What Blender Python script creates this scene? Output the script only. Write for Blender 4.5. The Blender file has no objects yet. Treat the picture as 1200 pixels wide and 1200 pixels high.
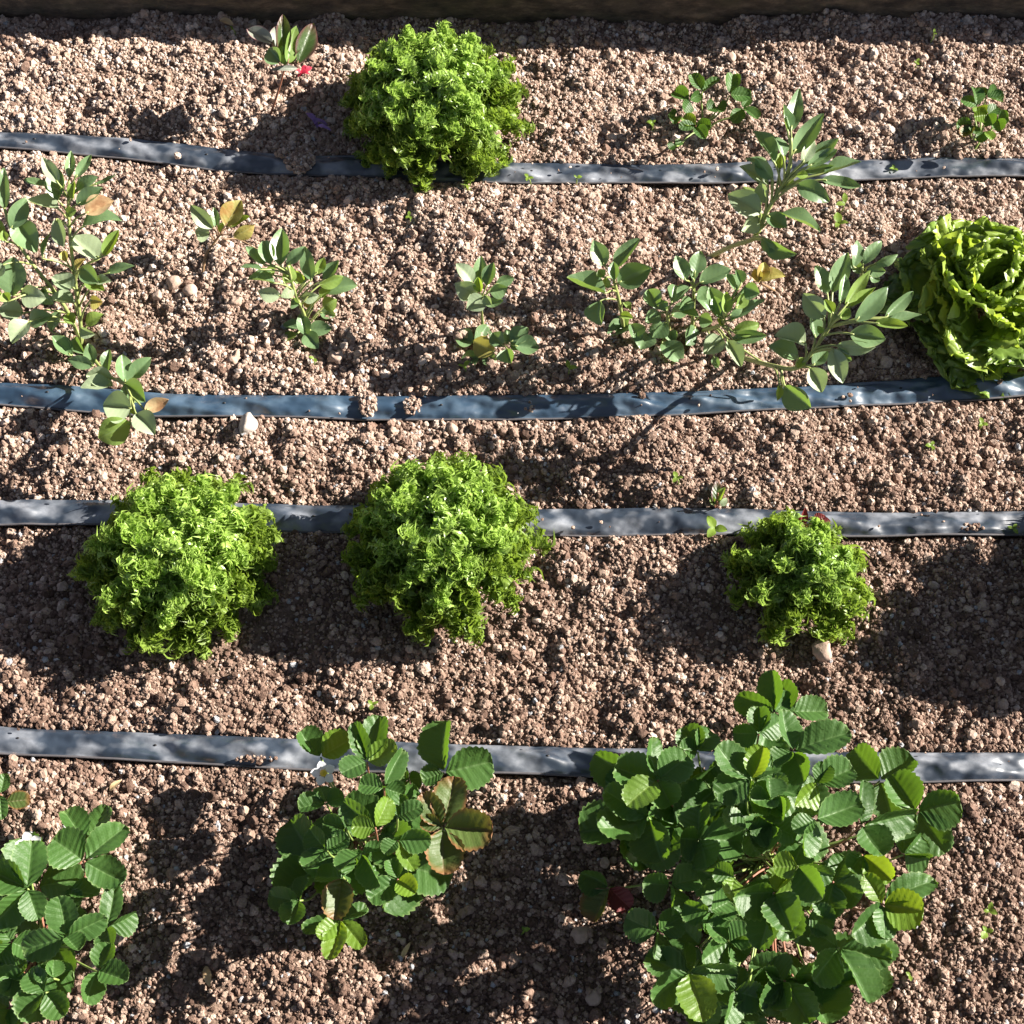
import bpy, math, random
import numpy as np
from mathutils import Vector, Matrix

random.seed(7)
RS = np.random.RandomState(11)
R = math.radians
S = bpy.context.scene
COL = S.collection

# ------------------------------------------------------------------ camera
PITCH = R(63.0); FOV = R(36.0)
FPX = 600.0 / math.tan(FOV / 2)          # focal length in photo pixels (1200 wide)
DIST = FPX / 1200.0                      # one photo width is 1 m at the middle
CAM = np.array([0.0, -DIST * math.cos(PITCH), DIST * math.sin(PITCH)])
cam_d = bpy.data.cameras.new("camera")
cam = bpy.data.objects.new("camera", cam_d); COL.objects.link(cam)
cam.location = CAM; cam.rotation_euler = (math.pi / 2 - PITCH, 0, 0)
cam_d.sensor_width = 36; cam_d.sensor_fit = 'HORIZONTAL'; cam_d.angle = FOV
cam_d.clip_start = 0.02; cam_d.clip_end = 500
S.camera = cam

# ------------------------------------------------------------------ light
SUN_EL, SUN_AZ = R(28), R(14)            # azimuth measured from +X towards +Y
sv = Vector((math.cos(SUN_EL) * math.cos(SUN_AZ), math.cos(SUN_EL) * math.sin(SUN_AZ), math.sin(SUN_EL)))
W = bpy.data.worlds.new("World"); S.world = W; W.use_nodes = True
nt = W.node_tree
sky = nt.nodes.new('ShaderNodeTexSky'); sky.sky_type = 'NISHITA'; sky.sun_disc = False
sky.altitude = 2500.0; sky.air_density = 0.5; sky.dust_density = 0.3; sky.sun_elevation = SUN_EL; sky.sun_rotation = math.atan2(sv.x, sv.y)
bg = nt.nodes['Background']; bg.inputs['Strength'].default_value = 0.05
hs = nt.nodes.new('ShaderNodeHueSaturation'); hs.inputs['Saturation'].default_value = 0.62
nt.links.new(sky.outputs[0], hs.inputs['Color']); nt.links.new(hs.outputs[0], bg.inputs['Color'])
sun_d = bpy.data.lights.new("sun", 'SUN'); sun_d.energy = 5.0; sun_d.angle = R(0.5); sun_d.color = (1.0, 0.93, 0.84)
sun = bpy.data.objects.new("sun", sun_d); COL.objects.link(sun)
sun.location = sv * 5; sun.rotation_euler = sv.to_track_quat('Z', 'Y').to_euler()
S.view_settings.view_transform = 'Standard'; S.view_settings.look = 'None'
S.view_settings.exposure = 1.9; S.view_settings.gamma = 1.0
S.cycles.max_bounces = 8; S.cycles.transparent_max_bounces = 8

# ------------------------------------------------------------------ helpers
def ray(x, y, z=0.0):
    """the point at height z that the photo shows at pixel (x, y)"""
    d = np.array([x - 600.0, FPX * math.cos(PITCH) + (600.0 - y) * math.sin(PITCH),
                  -FPX * math.sin(PITCH) + (600.0 - y) * math.cos(PITCH)])
    return CAM + d * ((z - CAM[2]) / d[2])

def ppm(p):
    """photo pixels per metre at point p"""
    d = p - CAM
    return FPX / (d[1] * math.cos(PITCH) - d[2] * math.sin(PITCH))

def vnoise(x, y, seed):
    x = np.asarray(x, float); y = np.asarray(y, float)
    xi = np.floor(x).astype(np.int64); yi = np.floor(y).astype(np.int64)
    fx = x - xi; fy = y - yi
    fx = fx * fx * (3 - 2 * fx); fy = fy * fy * (3 - 2 * fy)
    def h(a, b):
        n = (a * 374761393 + b * 668265263 + seed * 1442695041) & 0xffffffff
        n = ((n ^ (n >> 13)) * 1274126177) & 0xffffffff
        n = (n ^ (n >> 16)) & 0xffff
        return n / 65535.0
    a = h(xi, yi); b = h(xi + 1, yi); c = h(xi, yi + 1); d = h(xi + 1, yi + 1)
    return (a * (1 - fx) + b * fx) * (1 - fy) + (c * (1 - fx) + d * fx) * fy - 0.5

def link(name, me, mats, parent=None):
    o = bpy.data.objects.new(name, me); COL.objects.link(o)
    if not isinstance(mats, (list, tuple)): mats = [mats]
    for m in mats: me.materials.append(m)
    if parent: o.parent = parent
    return o

def mesh(name, v, f, smooth=True, uv=None):
    me = bpy.data.meshes.new(name)
    me.from_pydata([tuple(p) for p in v], [], [tuple(q) for q in f])
    if smooth: me.polygons.foreach_set('use_smooth', [True] * len(me.polygons))
    if uv is not None:
        l = me.uv_layers.new(name='UVMap')
        idx = np.empty(len(me.loops), np.int32); me.loops.foreach_get('vertex_index', idx)
        l.data.foreach_set('uv', np.asarray(uv, np.float32)[idx].ravel())
    me.update()
    return me

def tag(o, label, cat, group=None, kind=None):
    o['label'] = label; o['category'] = cat
    if group: o['group'] = group
    if kind: o['kind'] = kind
    return o

def empty(name, p, label, cat, group=None):
    o = bpy.data.objects.new(name, None); COL.objects.link(o)
    o.empty_display_size = 0.02
    o.location = p
    return tag(o, label, cat, group)

class MB:
    def __init__(s): s.v = []; s.f = []; s.u = []; s.n = 0
    def add(s, v, f, u=None):
        v = np.asarray(v, float)
        s.v.append(v); s.f += [tuple(int(i) + s.n for i in q) for q in f]
        s.u.append(np.zeros((len(v), 2)) if u is None else np.asarray(u, float)); s.n += len(v)
    def build(s, name, mats, parent=None, origin=None):
        v = np.vstack(s.v)
        if origin is not None: v = v - np.asarray(origin)
        return link(name, mesh(name, v, s.f, True, np.vstack(s.u)), mats, parent)

def grid_faces(a, b):
    i = np.arange((a - 1) * b).reshape(a - 1, b)[:, :-1].ravel()
    return np.stack([i, i + 1, i + b + 1, i + b], 1).tolist()

def unit(v):
    v = np.asarray(v, float); return v / (np.linalg.norm(v) + 1e-12)

def spline(pts, n):
    pts = np.asarray(pts, float)
    P = np.vstack([2 * pts[0] - pts[1], pts, 2 * pts[-1] - pts[-2]])
    out = []
    m = len(pts) - 1
    for q in np.linspace(0, m, n):
        i = min(int(q), m - 1); t = q - i
        a, b, c, d = P[i], P[i + 1], P[i + 2], P[i + 3]
        out.append(0.5 * (2 * b + (c - a) * t + (2 * a - 5 * b + 4 * c - d) * t * t + (3 * b - a - 3 * c + d) * t ** 3))
    return np.array(out)

def tube(mb, pts, r0, r1, k=6):
    pts = np.asarray(pts, float); n = len(pts)
    T = np.gradient(pts, axis=0); v = []
    for i in range(n):
        t = unit(T[i]); a = unit(np.cross(t, [0.31, 0.2, 0.93])); b = np.cross(t, a)
        r = r0 + (r1 - r0) * i / (n - 1)
        for j in range(k):
            w = 2 * math.pi * j / k
            v.append(pts[i] + r * (a * math.cos(w) + b * math.sin(w)))
    f = [(i * k + j, i * k + (j + 1) % k, (i + 1) * k + (j + 1) % k, (i + 1) * k + j) for i in range(n - 1) for j in range(k)]
    f.append(tuple(range(k - 1, -1, -1))); f.append(tuple((n - 1) * k + j for j in range(k)))
    mb.add(v, f)

# ------------------------------------------------------------------ materials
def mat(name):
    m = bpy.data.materials.new(name); m.use_nodes = True
    n = m.node_tree; return m, n, n.nodes['Principled BSDF'], n.nodes['Material Output']

def N(n, t, **kw):
    x = n.nodes.new(t)
    for k, v in kw.items():
        if k in x.inputs: x.inputs[k].default_value = v
        else: setattr(x, k, v)
    return x

def ramp(n, stops, interp='LINEAR'):
    r = n.nodes.new('ShaderNodeValToRGB'); r.color_ramp.interpolation = interp
    e = r.color_ramp.elements
    while len(e) > 1: e.remove(e[-1])
    e[0].position = stops[0][0]; e[0].color = (*stops[0][1], 1)
    for p, c in stops[1:]:
        q = e.new(p); q.color = (*c, 1)
    return r

def mixc(n, fac, a, b, mode='MIX'):
    m = n.nodes.new('ShaderNodeMix'); m.data_type = 'RGBA'; m.blend_type = mode
    for s, x in ((m.inputs[0], fac), (m.inputs[6], a), (m.inputs[7], b)):
        if hasattr(x, 'links') or isinstance(x, bpy.types.NodeSocket): n.links.new(x, s)
        elif isinstance(x, (int, float)): s.default_value = x
        else: s.default_value = (*x, 1)
    return m.outputs[2]

def math_(n, op, a, b=None, c=None, clamp=False):
    m = n.nodes.new('ShaderNodeMath'); m.operation = op; m.use_clamp = clamp
    for i, x in enumerate((a, b, c)):
        if x is None: continue
        if isinstance(x, bpy.types.NodeSocket): n.links.new(x, m.inputs[i])
        else: m.inputs[i].default_value = x
    return m.outputs[0]

def leaf_mat(name, top, trans, edge=None, veins=None, rough=0.45, tfac=0.35, spec=0.4, edge_w=0.85, blotch=None, vscale=6.0, bump=0.3, nscale=60, vb_=0.5):
    """veined leaf: UV.x = across (-1..1 mapped to 0..1), UV.y = along"""
    m, n, p, out = mat(name)
    uv = N(n, 'ShaderNodeUVMap'); sx = N(n, 'ShaderNodeSeparateXYZ'); n.links.new(uv.outputs[0], sx.inputs[0])
    s = math_(n, 'ABSOLUTE', math_(n, 'MULTIPLY_ADD', sx.outputs[0], 2.0, -1.0)); t = sx.outputs[1]
    oi = N(n, 'ShaderNodeObjectInfo'); tc = N(n, 'ShaderNodeTexCoord')
    nz = N(n, 'ShaderNodeTexNoise', Scale=nscale, Detail=4.0); n.links.new(tc.outputs['Object'], nz.inputs['Vector'])
    rnd = math_(n, 'ADD', math_(n, 'MULTIPLY', oi.outputs['Random'], 0.6), math_(n, 'MULTIPLY', nz.outputs[0], 0.5))
    top2 = tuple(c * f for c, f in zip(top, (1.55, 1.4, 1.35))); top1 = tuple(c * 0.75 for c in top)
    col = mixc(n, rnd, top1, top2)
    if blotch:
        b = math_(n, 'SMOOTHSTEP', 0.0) if False else ramp(n, [(0.52, (0, 0, 0)), (0.68, (1, 1, 1))]).outputs[0]
        n.links.new(nz.outputs[0], b.node.inputs[0]); col = mixc(n, b, col, blotch)
    if veins:
        ph = math_(n, 'MULTIPLY_ADD', s, -0.42 * vscale * 0.5, math_(n, 'MULTIPLY', t, vscale))
        tri = math_(n, 'ABSOLUTE', math_(n, 'SUBTRACT', math_(n, 'FRACT', ph), 0.5))
        lat = math_(n, 'MULTIPLY', math_(n, 'SUBTRACT', tri, 0.42, clamp=True), 8.0, clamp=True)
        mid = math_(n, 'MULTIPLY', math_(n, 'SUBTRACT', 0.07, s, clamp=True), 22.0, clamp=True)
        vf = math_(n, 'MAXIMUM', math_(n, 'MULTIPLY', lat, 0.55), mid)
        col = mixc(n, vf, col, veins)
    if veins:
        vb = N(n, 'ShaderNodeBump', Strength=vb_, Distance=0.0014)
        n.links.new(math_(n, 'SUBTRACT', math_(n, 'MULTIPLY', tri, -1.0), math_(n, 'MULTIPLY', mid, 0.25)), vb.inputs['Height'])
    if edge:
        ef = math_(n, 'MULTIPLY', math_(n, 'SUBTRACT', math_(n, 'ADD', math_(n, 'MAXIMUM', s, math_(n, 'MULTIPLY', t, 0.98)), math_(n, 'MULTIPLY_ADD', nz.outputs[0], 0.24, -0.12)), edge_w, clamp=True), 1.0 / max(0.02, 1 - edge_w), clamp=True)
        col = mixc(n, ef, col, edge)
    n.links.new(col, p.inputs['Base Color'])
    p.inputs['Roughness'].default_value = rough; p.inputs['Specular IOR Level'].default_value = spec
    bp = N(n, 'ShaderNodeBump', Strength=bump, Distance=0.001)
    n2 = N(n, 'ShaderNodeTexNoise', Scale=420.0, Detail=3.0); n.links.new(tc.outputs['Object'], n2.inputs['Vector'])
    n.links.new(n2.outputs[0], bp.inputs['Height']); n.links.new(bp.outputs[0], p.inputs['Normal'])
    if veins: n.links.new(vb.outputs[0], bp.inputs['Normal'])
    tr = N(n, 'ShaderNodeBsdfTranslucent'); n.links.new(mixc(n, 0.75, col, trans), tr.inputs['Color'])
    mx = N(n, 'ShaderNodeMixShader'); mx.inputs[0].default_value = tfac
    n.links.new(p.outputs[0], mx.inputs[1]); n.links.new(tr.outputs[0], mx.inputs[2]); n.links.new(mx.outputs[0], out.inputs[0])
    return m

M = {}
M['straw'] = leaf_mat('strawberry_leaf', (0.036, 0.090, 0.020), (0.24, 0.46, 0.02), veins=(0.08, 0.150, 0.045), edge=(0.12, 0.19, 0.06), rough=0.47, tfac=0.24, spec=0.32, edge_w=0.9)
M['straw_young'] = leaf_mat('young_strawberry_leaf', (0.085, 0.165, 0.018), (0.40, 0.55, 0.02), veins=(0.14, 0.22, 0.04), rough=0.42, tfac=0.36, spec=0.4)
M['straw_red'] = leaf_mat('reddening_strawberry_leaf', (0.05, 0.085, 0.02), (0.30, 0.30, 0.03), veins=(0.10, 0.10, 0.04), edge=(0.20, 0.085, 0.035), rough=0.5, tfac=0.22, edge_w=0.72)
M['straw_dark_red'] = leaf_mat('dark_red_leaf', (0.085, 0.012, 0.012), (0.30, 0.02, 0.02), veins=(0.2, 0.05, 0.04), rough=0.5, tfac=0.2)
M['bean'] = leaf_mat('bean_leaf', (0.108, 0.190, 0.088), (0.30, 0.48, 0.04), veins=(0.13, 0.21, 0.09), edge=(0.22, 0.28, 0.13), rough=0.36, tfac=0.26, spec=0.6, edge_w=0.93, bump=0.15, vb_=0.08)
M['bean_young'] = leaf_mat('young_bean_leaf', (0.15, 0.245, 0.06), (0.42, 0.58, 0.03), veins=(0.2, 0.3, 0.10), rough=0.46, tfac=0.36, spec=0.4, bump=0.15, vb_=0.08)
M['bean_pale'] = leaf_mat('pale_bean_leaf', (0.24, 0.32, 0.20), (0.36, 0.5, 0.08), veins=(0.24, 0.30, 0.17), rough=0.45, tfac=0.25, spec=0.45, bump=0.15, vb_=0.08)
M['bean_yellow'] = leaf_mat('yellowing_bean_leaf', (0.28, 0.27, 0.075), (0.5, 0.45, 0.06), veins=(0.34, 0.33, 0.13), blotch=(0.30, 0.17, 0.05), rough=0.5, tfac=0.3, vb_=0.1)
M['bean_dry'] = leaf_mat('withered_bean_leaf', (0.46, 0.36, 0.20), (0.5, 0.38, 0.18), blotch=(0.36, 0.20, 0.10), rough=0.6, tfac=0.25)
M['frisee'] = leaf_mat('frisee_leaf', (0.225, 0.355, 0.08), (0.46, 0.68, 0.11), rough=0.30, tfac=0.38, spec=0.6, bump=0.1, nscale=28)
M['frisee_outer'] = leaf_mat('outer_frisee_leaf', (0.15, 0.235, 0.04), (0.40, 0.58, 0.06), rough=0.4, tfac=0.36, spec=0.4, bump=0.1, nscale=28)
M['frisee_rib'] = leaf_mat('frisee_rib', (0.28, 0.36, 0.13), (0.5, 0.6, 0.2), rough=0.4, tfac=0.3)
M['lettuce'] = leaf_mat('lettuce_leaf', (0.20, 0.31, 0.055), (0.48, 0.62, 0.05), veins=(0.27, 0.36, 0.1), edge=(0.27, 0.37, 0.06), rough=0.38, tfac=0.42, spec=0.5, edge_w=0.8, vscale=5, vb_=0.3)
M['lettuce_dark'] = leaf_mat('outer_lettuce_leaf', (0.115, 0.200, 0.036), (0.3, 0.46, 0.04), veins=(0.18, 0.26, 0.07), edge=(0.16, 0.25, 0.04), rough=0.38, tfac=0.3, spec=0.5, edge_w=0.85, vscale=5, vb_=0.3)
M['purple'] = leaf_mat('purple_green_leaf', (0.03, 0.06, 0.016), (0.22, 0.32, 0.03), veins=(0.09, 0.12, 0.06), edge=(0.09, 0.028, 0.035), rough=0.4, tfac=0.25, edge_w=0.6)
M['silver'] = leaf_mat('silvery_leaf', (0.17, 0.20, 0.165), (0.4, 0.42, 0.35), edge=(0.3, 0.12, 0.14), rough=0.5, tfac=0.2, edge_w=0.85)
M['weed'] = leaf_mat('weed_leaf', (0.13, 0.22, 0.03), (0.4, 0.55, 0.05), rough=0.45, tfac=0.35)

def plain(name, c, rough=0.6, var=0.25, scale=80, bump=0.2, tfac=0):
    m, n, p, out = mat(name)
    tc = N(n, 'ShaderNodeTexCoord'); nz = N(n, 'ShaderNodeTexNoise', Scale=float(scale), Detail=5.0)
    n.links.new(tc.outputs['Object'], nz.inputs['Vector'])
    col = mixc(n, nz.outputs[0], tuple(x * (1 - var) for x in c), tuple(min(1, x * (1 + var)) for x in c))
    n.links.new(col, p.inputs['Base Color']); p.inputs['Roughness'].default_value = rough
    bp = N(n, 'ShaderNodeBump', Strength=bump, Distance=0.002); n.links.new(nz.outputs[0], bp.inputs['Height']); n.links.new(bp.outputs[0], p.inputs['Normal'])
    if tfac:
        tr = N(n, 'ShaderNodeBsdfTranslucent'); n.links.new(col, tr.inputs['Color'])
        mx = N(n, 'ShaderNodeMixShader'); mx.inputs[0].default_value = tfac
        n.links.new(p.outputs[0], mx.inputs[1]); n.links.new(tr.outputs[0], mx.inputs[2]); n.links.new(mx.outputs[0], out.inputs[0])
    return m
M['petal_white'] = plain('white_petal', (0.75, 0.76, 0.80), 0.6, 0.06, 200, 0.1, 0.3)
M['pollen'] = plain('yellow_flower_centre', (0.62, 0.42, 0.03), 0.7, 0.3, 900, 0.6)
M['petal_red'] = plain('red_petal', (0.42, 0.025, 0.055), 0.5, 0.3, 150, 0.1, 0.3)
M['petal_violet'] = plain('violet_petal', (0.28, 0.17, 0.42), 0.5, 0.3, 150, 0.1, 0.25)
M['stem_green'] = plain('green_stem', (0.20, 0.27, 0.07), 0.45, 0.35, 60, 0.1)
M['stem_bean'] = plain('bean_stem', (0.24, 0.28, 0.09), 0.45, 0.4, 40, 0.1)
M['stem_red'] = plain('red_stem', (0.24, 0.10, 0.06), 0.5, 0.35, 60, 0.1)
M['stem_brown'] = plain('brown_stem', (0.20, 0.12, 0.06), 0.6, 0.35, 60, 0.1)
M['stone_tan'] = plain('tan_stone', (0.36, 0.26, 0.205), 0.9, 0.35, 120, 0.8)
M['stone_white'] = plain('white_quartz', (0.34, 0.295, 0.26), 0.6, 0.2, 160, 0.5)
M['stone_brown'] = plain('brown_clod', (0.34, 0.24, 0.185), 0.95, 0.4, 160, 1.0)

# soil sheet
def soil_mat():
    m, n, p, out = mat('soil_surface')
    tc = N(n, 'ShaderNodeTexCoord')
    a = N(n, 'ShaderNodeTexNoise', Scale=7.0, Detail=4.0); b = N(n, 'ShaderNodeTexNoise', Scale=240.0, Detail=6.0, Roughness=0.7)
    v = N(n, 'ShaderNodeTexVoronoi', Scale=330.0)
    for q in (a, b, v): n.links.new(tc.outputs['Object'], q.inputs['Vector'])
    c = ramp(n, [(0.3, (0.085, 0.057, 0.044)), (0.55, (0.19, 0.132, 0.10)), (0.75, (0.38, 0.29, 0.235))])
    n.links.new(b.outputs[0], c.inputs[0])
    col = mixc(n, math_(n, 'MULTIPLY', a.outputs[0], 0.5), c.outputs[0], (0.16, 0.105, 0.075))
    n.links.new(col, p.inputs['Base Color']); p.inputs['Roughness'].default_value = 0.95; p.inputs['Specular IOR Level'].default_value = 0.15
    hgt = math_(n, 'ADD', b.outputs[0], math_(n, 'MULTIPLY', v.outputs['Distance'], -0.6))
    bp = N(n, 'ShaderNodeBump', Strength=0.9, Distance=0.003); n.links.new(hgt, bp.inputs['Height']); n.links.new(bp.outputs[0], p.inputs['Normal'])
    return m
M['soil'] = soil_mat()

def crumb_mat():
    m, n, p, out = mat('soil_crumb')
    at = N(n, 'ShaderNodeAttribute', attribute_type='INSTANCER', attribute_name='tint')
    tc = N(n, 'ShaderNodeTexCoord'); nz = N(n, 'ShaderNodeTexNoise', Scale=3.5, Detail=6.0, Roughness=0.75)
    n.links.new(tc.outputs['Object'], nz.inputs['Vector'])
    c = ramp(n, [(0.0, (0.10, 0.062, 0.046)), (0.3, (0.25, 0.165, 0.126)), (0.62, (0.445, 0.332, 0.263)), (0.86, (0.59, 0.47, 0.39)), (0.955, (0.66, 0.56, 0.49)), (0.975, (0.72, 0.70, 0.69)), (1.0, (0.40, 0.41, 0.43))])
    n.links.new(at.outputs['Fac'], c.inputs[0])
    dk = ramp(n, [(0.32, (0.62, 0.57, 0.54)), (0.6, (1, 1, 1))]); n.links.new(nz.outputs[0], dk.inputs[0])
    n.links.new(mixc(n, 1.0, c.outputs[0], dk.outputs[0], 'MULTIPLY'), p.inputs['Base Color'])
    p.inputs['Roughness'].default_value = 0.9; p.inputs['Specular IOR Level'].default_value = 0.2
    bp = N(n, 'ShaderNodeBump', Strength=0.4, Distance=0.3); n.links.new(nz.outputs[0], bp.inputs['Height']); n.links.new(bp.outputs[0], p.inputs['Normal'])
    return m
M['crumb'] = crumb_mat()

def tape_mat(nm='drip_tape_plastic', base=(0.020, 0.030, 0.046), dust_glint_c=(0.36, 0.38, 0.42), amt=0.6):
    m, n, p, out = mat(nm)
    tc = N(n, 'ShaderNodeTexCoord')
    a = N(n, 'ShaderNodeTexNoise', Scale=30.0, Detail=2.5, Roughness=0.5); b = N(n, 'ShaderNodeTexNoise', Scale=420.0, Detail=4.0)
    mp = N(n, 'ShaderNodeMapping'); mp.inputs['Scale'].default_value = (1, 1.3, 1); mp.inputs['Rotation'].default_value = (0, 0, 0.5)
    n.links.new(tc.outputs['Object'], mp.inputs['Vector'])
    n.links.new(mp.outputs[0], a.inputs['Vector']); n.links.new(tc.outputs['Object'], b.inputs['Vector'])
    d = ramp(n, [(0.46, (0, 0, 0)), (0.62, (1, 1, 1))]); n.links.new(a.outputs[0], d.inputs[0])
    dust_glint = math_(n, 'MULTIPLY', d.outputs[0], math_(n, 'MULTIPLY_ADD', b.outputs[0], 0.4, 0.45), clamp=True)  # dust film, with pale glints painted into the same patches
    col = mixc(n, math_(n, 'MULTIPLY', dust_glint, amt), base, dust_glint_c)
    n.links.new(col, p.inputs['Base Color'])
    n.links.new(math_(n, 'MULTIPLY_ADD', dust_glint, 0.12, 0.36), p.inputs['Roughness']); p.inputs['Specular IOR Level'].default_value = 1.0; p.inputs['IOR'].default_value = 1.6
    bp = N(n, 'ShaderNodeBump', Strength=0.18, Distance=0.003)
    n.links.new(math_(n, 'ADD', a.outputs[0], math_(n, 'MULTIPLY', b.outputs[0], 0.08)), bp.inputs['Height'])
    c = N(n, 'ShaderNodeTexNoise', Scale=36.0, Detail=1.5, Roughness=0.45); n.links.new(mp.outputs[0], c.inputs['Vector'])
    b2 = N(n, 'ShaderNodeBump', Strength=0.65, Distance=0.012); n.links.new(c.outputs[0], b2.inputs['Height'])
    n.links.new(b2.outputs[0], bp.inputs['Normal']); n.links.new(bp.outputs[0], p.inputs['Normal'])
    return m
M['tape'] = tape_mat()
M['tape_sky_tint'] = tape_mat('sky_tinted_drip_tape_plastic', (0.018, 0.042, 0.075), (0.12, 0.19, 0.26), 0.4)  # shaded copy: blue sky reflection painted into base and patches
M['seam'] = plain('drip_tape_seam', (0.085, 0.08, 0.085), 0.5, 0.3, 120, 0.2)
M['hole'] = plain('emitter_slot', (0.01, 0.01, 0.012), 0.6)

def wood_mat():
    m, n, p, out = mat('weathered_timber')
    tc = N(n, 'ShaderNodeTexCoord'); mp = N(n, 'ShaderNodeMapping'); mp.inputs['Scale'].default_value = (24, 60, 60)
    n.links.new(tc.outputs['Object'], mp.inputs['Vector'])
    a = N(n, 'ShaderNodeTexNoise', Scale=1.5, Detail=8.0, Roughness=0.7); n.links.new(mp.outputs[0], a.inputs['Vector'])
    b = N(n, 'ShaderNodeTexNoise', Scale=30.0, Detail=5.0); n.links.new(tc.outputs['Object'], b.inputs['Vector'])
    c = ramp(n, [(0.36, (0.03, 0.022, 0.016)), (0.55, (0.10, 0.072, 0.048)), (0.72, (0.22, 0.16, 0.105))]); n.links.new(a.outputs[0], c.inputs[0])
    g = ramp(n, [(0.5, (0, 0, 0)), (0.7, (1, 1, 1))]); n.links.new(b.outputs[0], g.inputs[0])
    n.links.new(mixc(n, math_(n, 'MULTIPLY', g.outputs[0], 0.5), c.outputs[0], (0.10, 0.085, 0.045)), p.inputs['Base Color'])
    p.inputs['Roughness'].default_value = 0.9
    bp = N(n, 'ShaderNodeBump', Strength=0.9, Distance=0.004); n.links.new(math_(n, 'ADD', a.outputs[0], b.outputs[0]), bp.inputs['Height']); n.links.new(bp.outputs[0], p.inputs['Normal'])
    return m
M['wood'] = wood_mat()

# ------------------------------------------------------------------ soil height
TAPES_PX = [
    [(-160, 153), (0, 162), (100, 168), (200, 176), (260, 184), (340, 190), (420, 193), (500, 197), (585, 200), (700, 200), (850, 199), (1000, 195), (1100, 193), (1200, 193), (1380, 194)],
    [(-160, 449), (0, 459), (100, 466), (200, 472), (320, 474), (430, 476), (600, 476), (750, 473), (860, 468), (1000, 461), (1100, 455), (1200, 447), (1380, 434)],
    [(-160, 596), (0, 597), (100, 597), (220, 601), (340, 605), (480, 608), (620, 610), (800, 611), (1000, 612), (1200, 611), (1380, 611)],
    [(-160, 857), (0, 866), (100, 870), (200, 875), (350, 882), (500, 886), (620, 889), (760, 893), (1000, 898), (1200, 897), (1380, 896)],
]
TAPE_W = 0.0272
tape_paths = []
for t in TAPES_PX:
    pts = spline([ray(x, y, 0.004)[:2] for x, y in t], 420)
    tape_paths.append(pts)
EDGE_Y = ray(600, 23, 0.0)[1]

GX0, GX1, GY0, GY1, GS = -1.05, 1.05, -0.80, EDGE_Y + 0.03, 0.003
gx = np.arange(GX0, GX1, GS); gy = np.arange(GY0, GY1, GS)
XX, YY = np.meshgrid(gx, gy)
def tape_dist(x, y):
    """signed offset to the nearest tape centre line (tapes run along x)"""
    d = np.full(np.shape(x), 9.0)
    for p in tape_paths:
        yy = np.interp(x, p[:, 0], p[:, 1])
        e = np.abs(y - yy); d = np.minimum(d, e)
    return d
TD = tape_dist(XX, YY)
HH = (vnoise(XX * 5, YY * 5, 1) * 0.016 + vnoise(XX * 14, YY * 14, 2) * 0.015 + vnoise(XX * 38, YY * 38, 3) * 0.010
      + vnoise(XX * 90, YY * 90, 4) * 0.0075 + vnoise(XX * 190, YY * 190, 5) * 0.0035)
nearT = np.clip((TD - 0.010) / 0.022, 0, 1)
HH = HH * (0.25 + 0.75 * nearT) - 0.002 * (1 - nearT) - 0.0065 * np.clip((0.0165 - TD) / 0.005, 0, 1)
def hgt(x, y):
    fx = np.clip((np.asarray(x) - GX0) / GS, 0, len(gx) - 1.001); fy = np.clip((np.asarray(y) - GY0) / GS, 0, len(gy) - 1.001)
    i = fx.astype(int); j = fy.astype(int); a = fx - i; b = fy - j
    return (HH[j, i] * (1 - a) + HH[j, i + 1] * a) * (1 - b) + (HH[j + 1, i] * (1 - a) + HH[j + 1, i + 1] * a) * b
def on_soil(x, y, dz=0.0):
    p = ray(x, y, 0.0); z = float(hgt(np.array([p[0]]), np.array([p[1]]))[0])
    p = ray(x, y, z); p[2] = z + dz
    return p

so = link('soil', mesh('soil', np.stack([XX.ravel(), YY.ravel(), HH.ravel()], 1), grid_faces(len(gy), len(gx))), M['soil'])
tag(so, 'crumbly reddish brown soil of the vegetable bed', 'soil', kind='structure')
g = 30.0
gr = link('ground', mesh('ground', [(-g, -g, -0.045), (g, -g, -0.045), (g, g, -0.045), (-g, g, -0.045)], [(0, 1, 2, 3)]), M['soil'])
tag(gr, 'bare brown ground stretching beyond the vegetable bed', 'ground', kind='structure')

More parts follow.
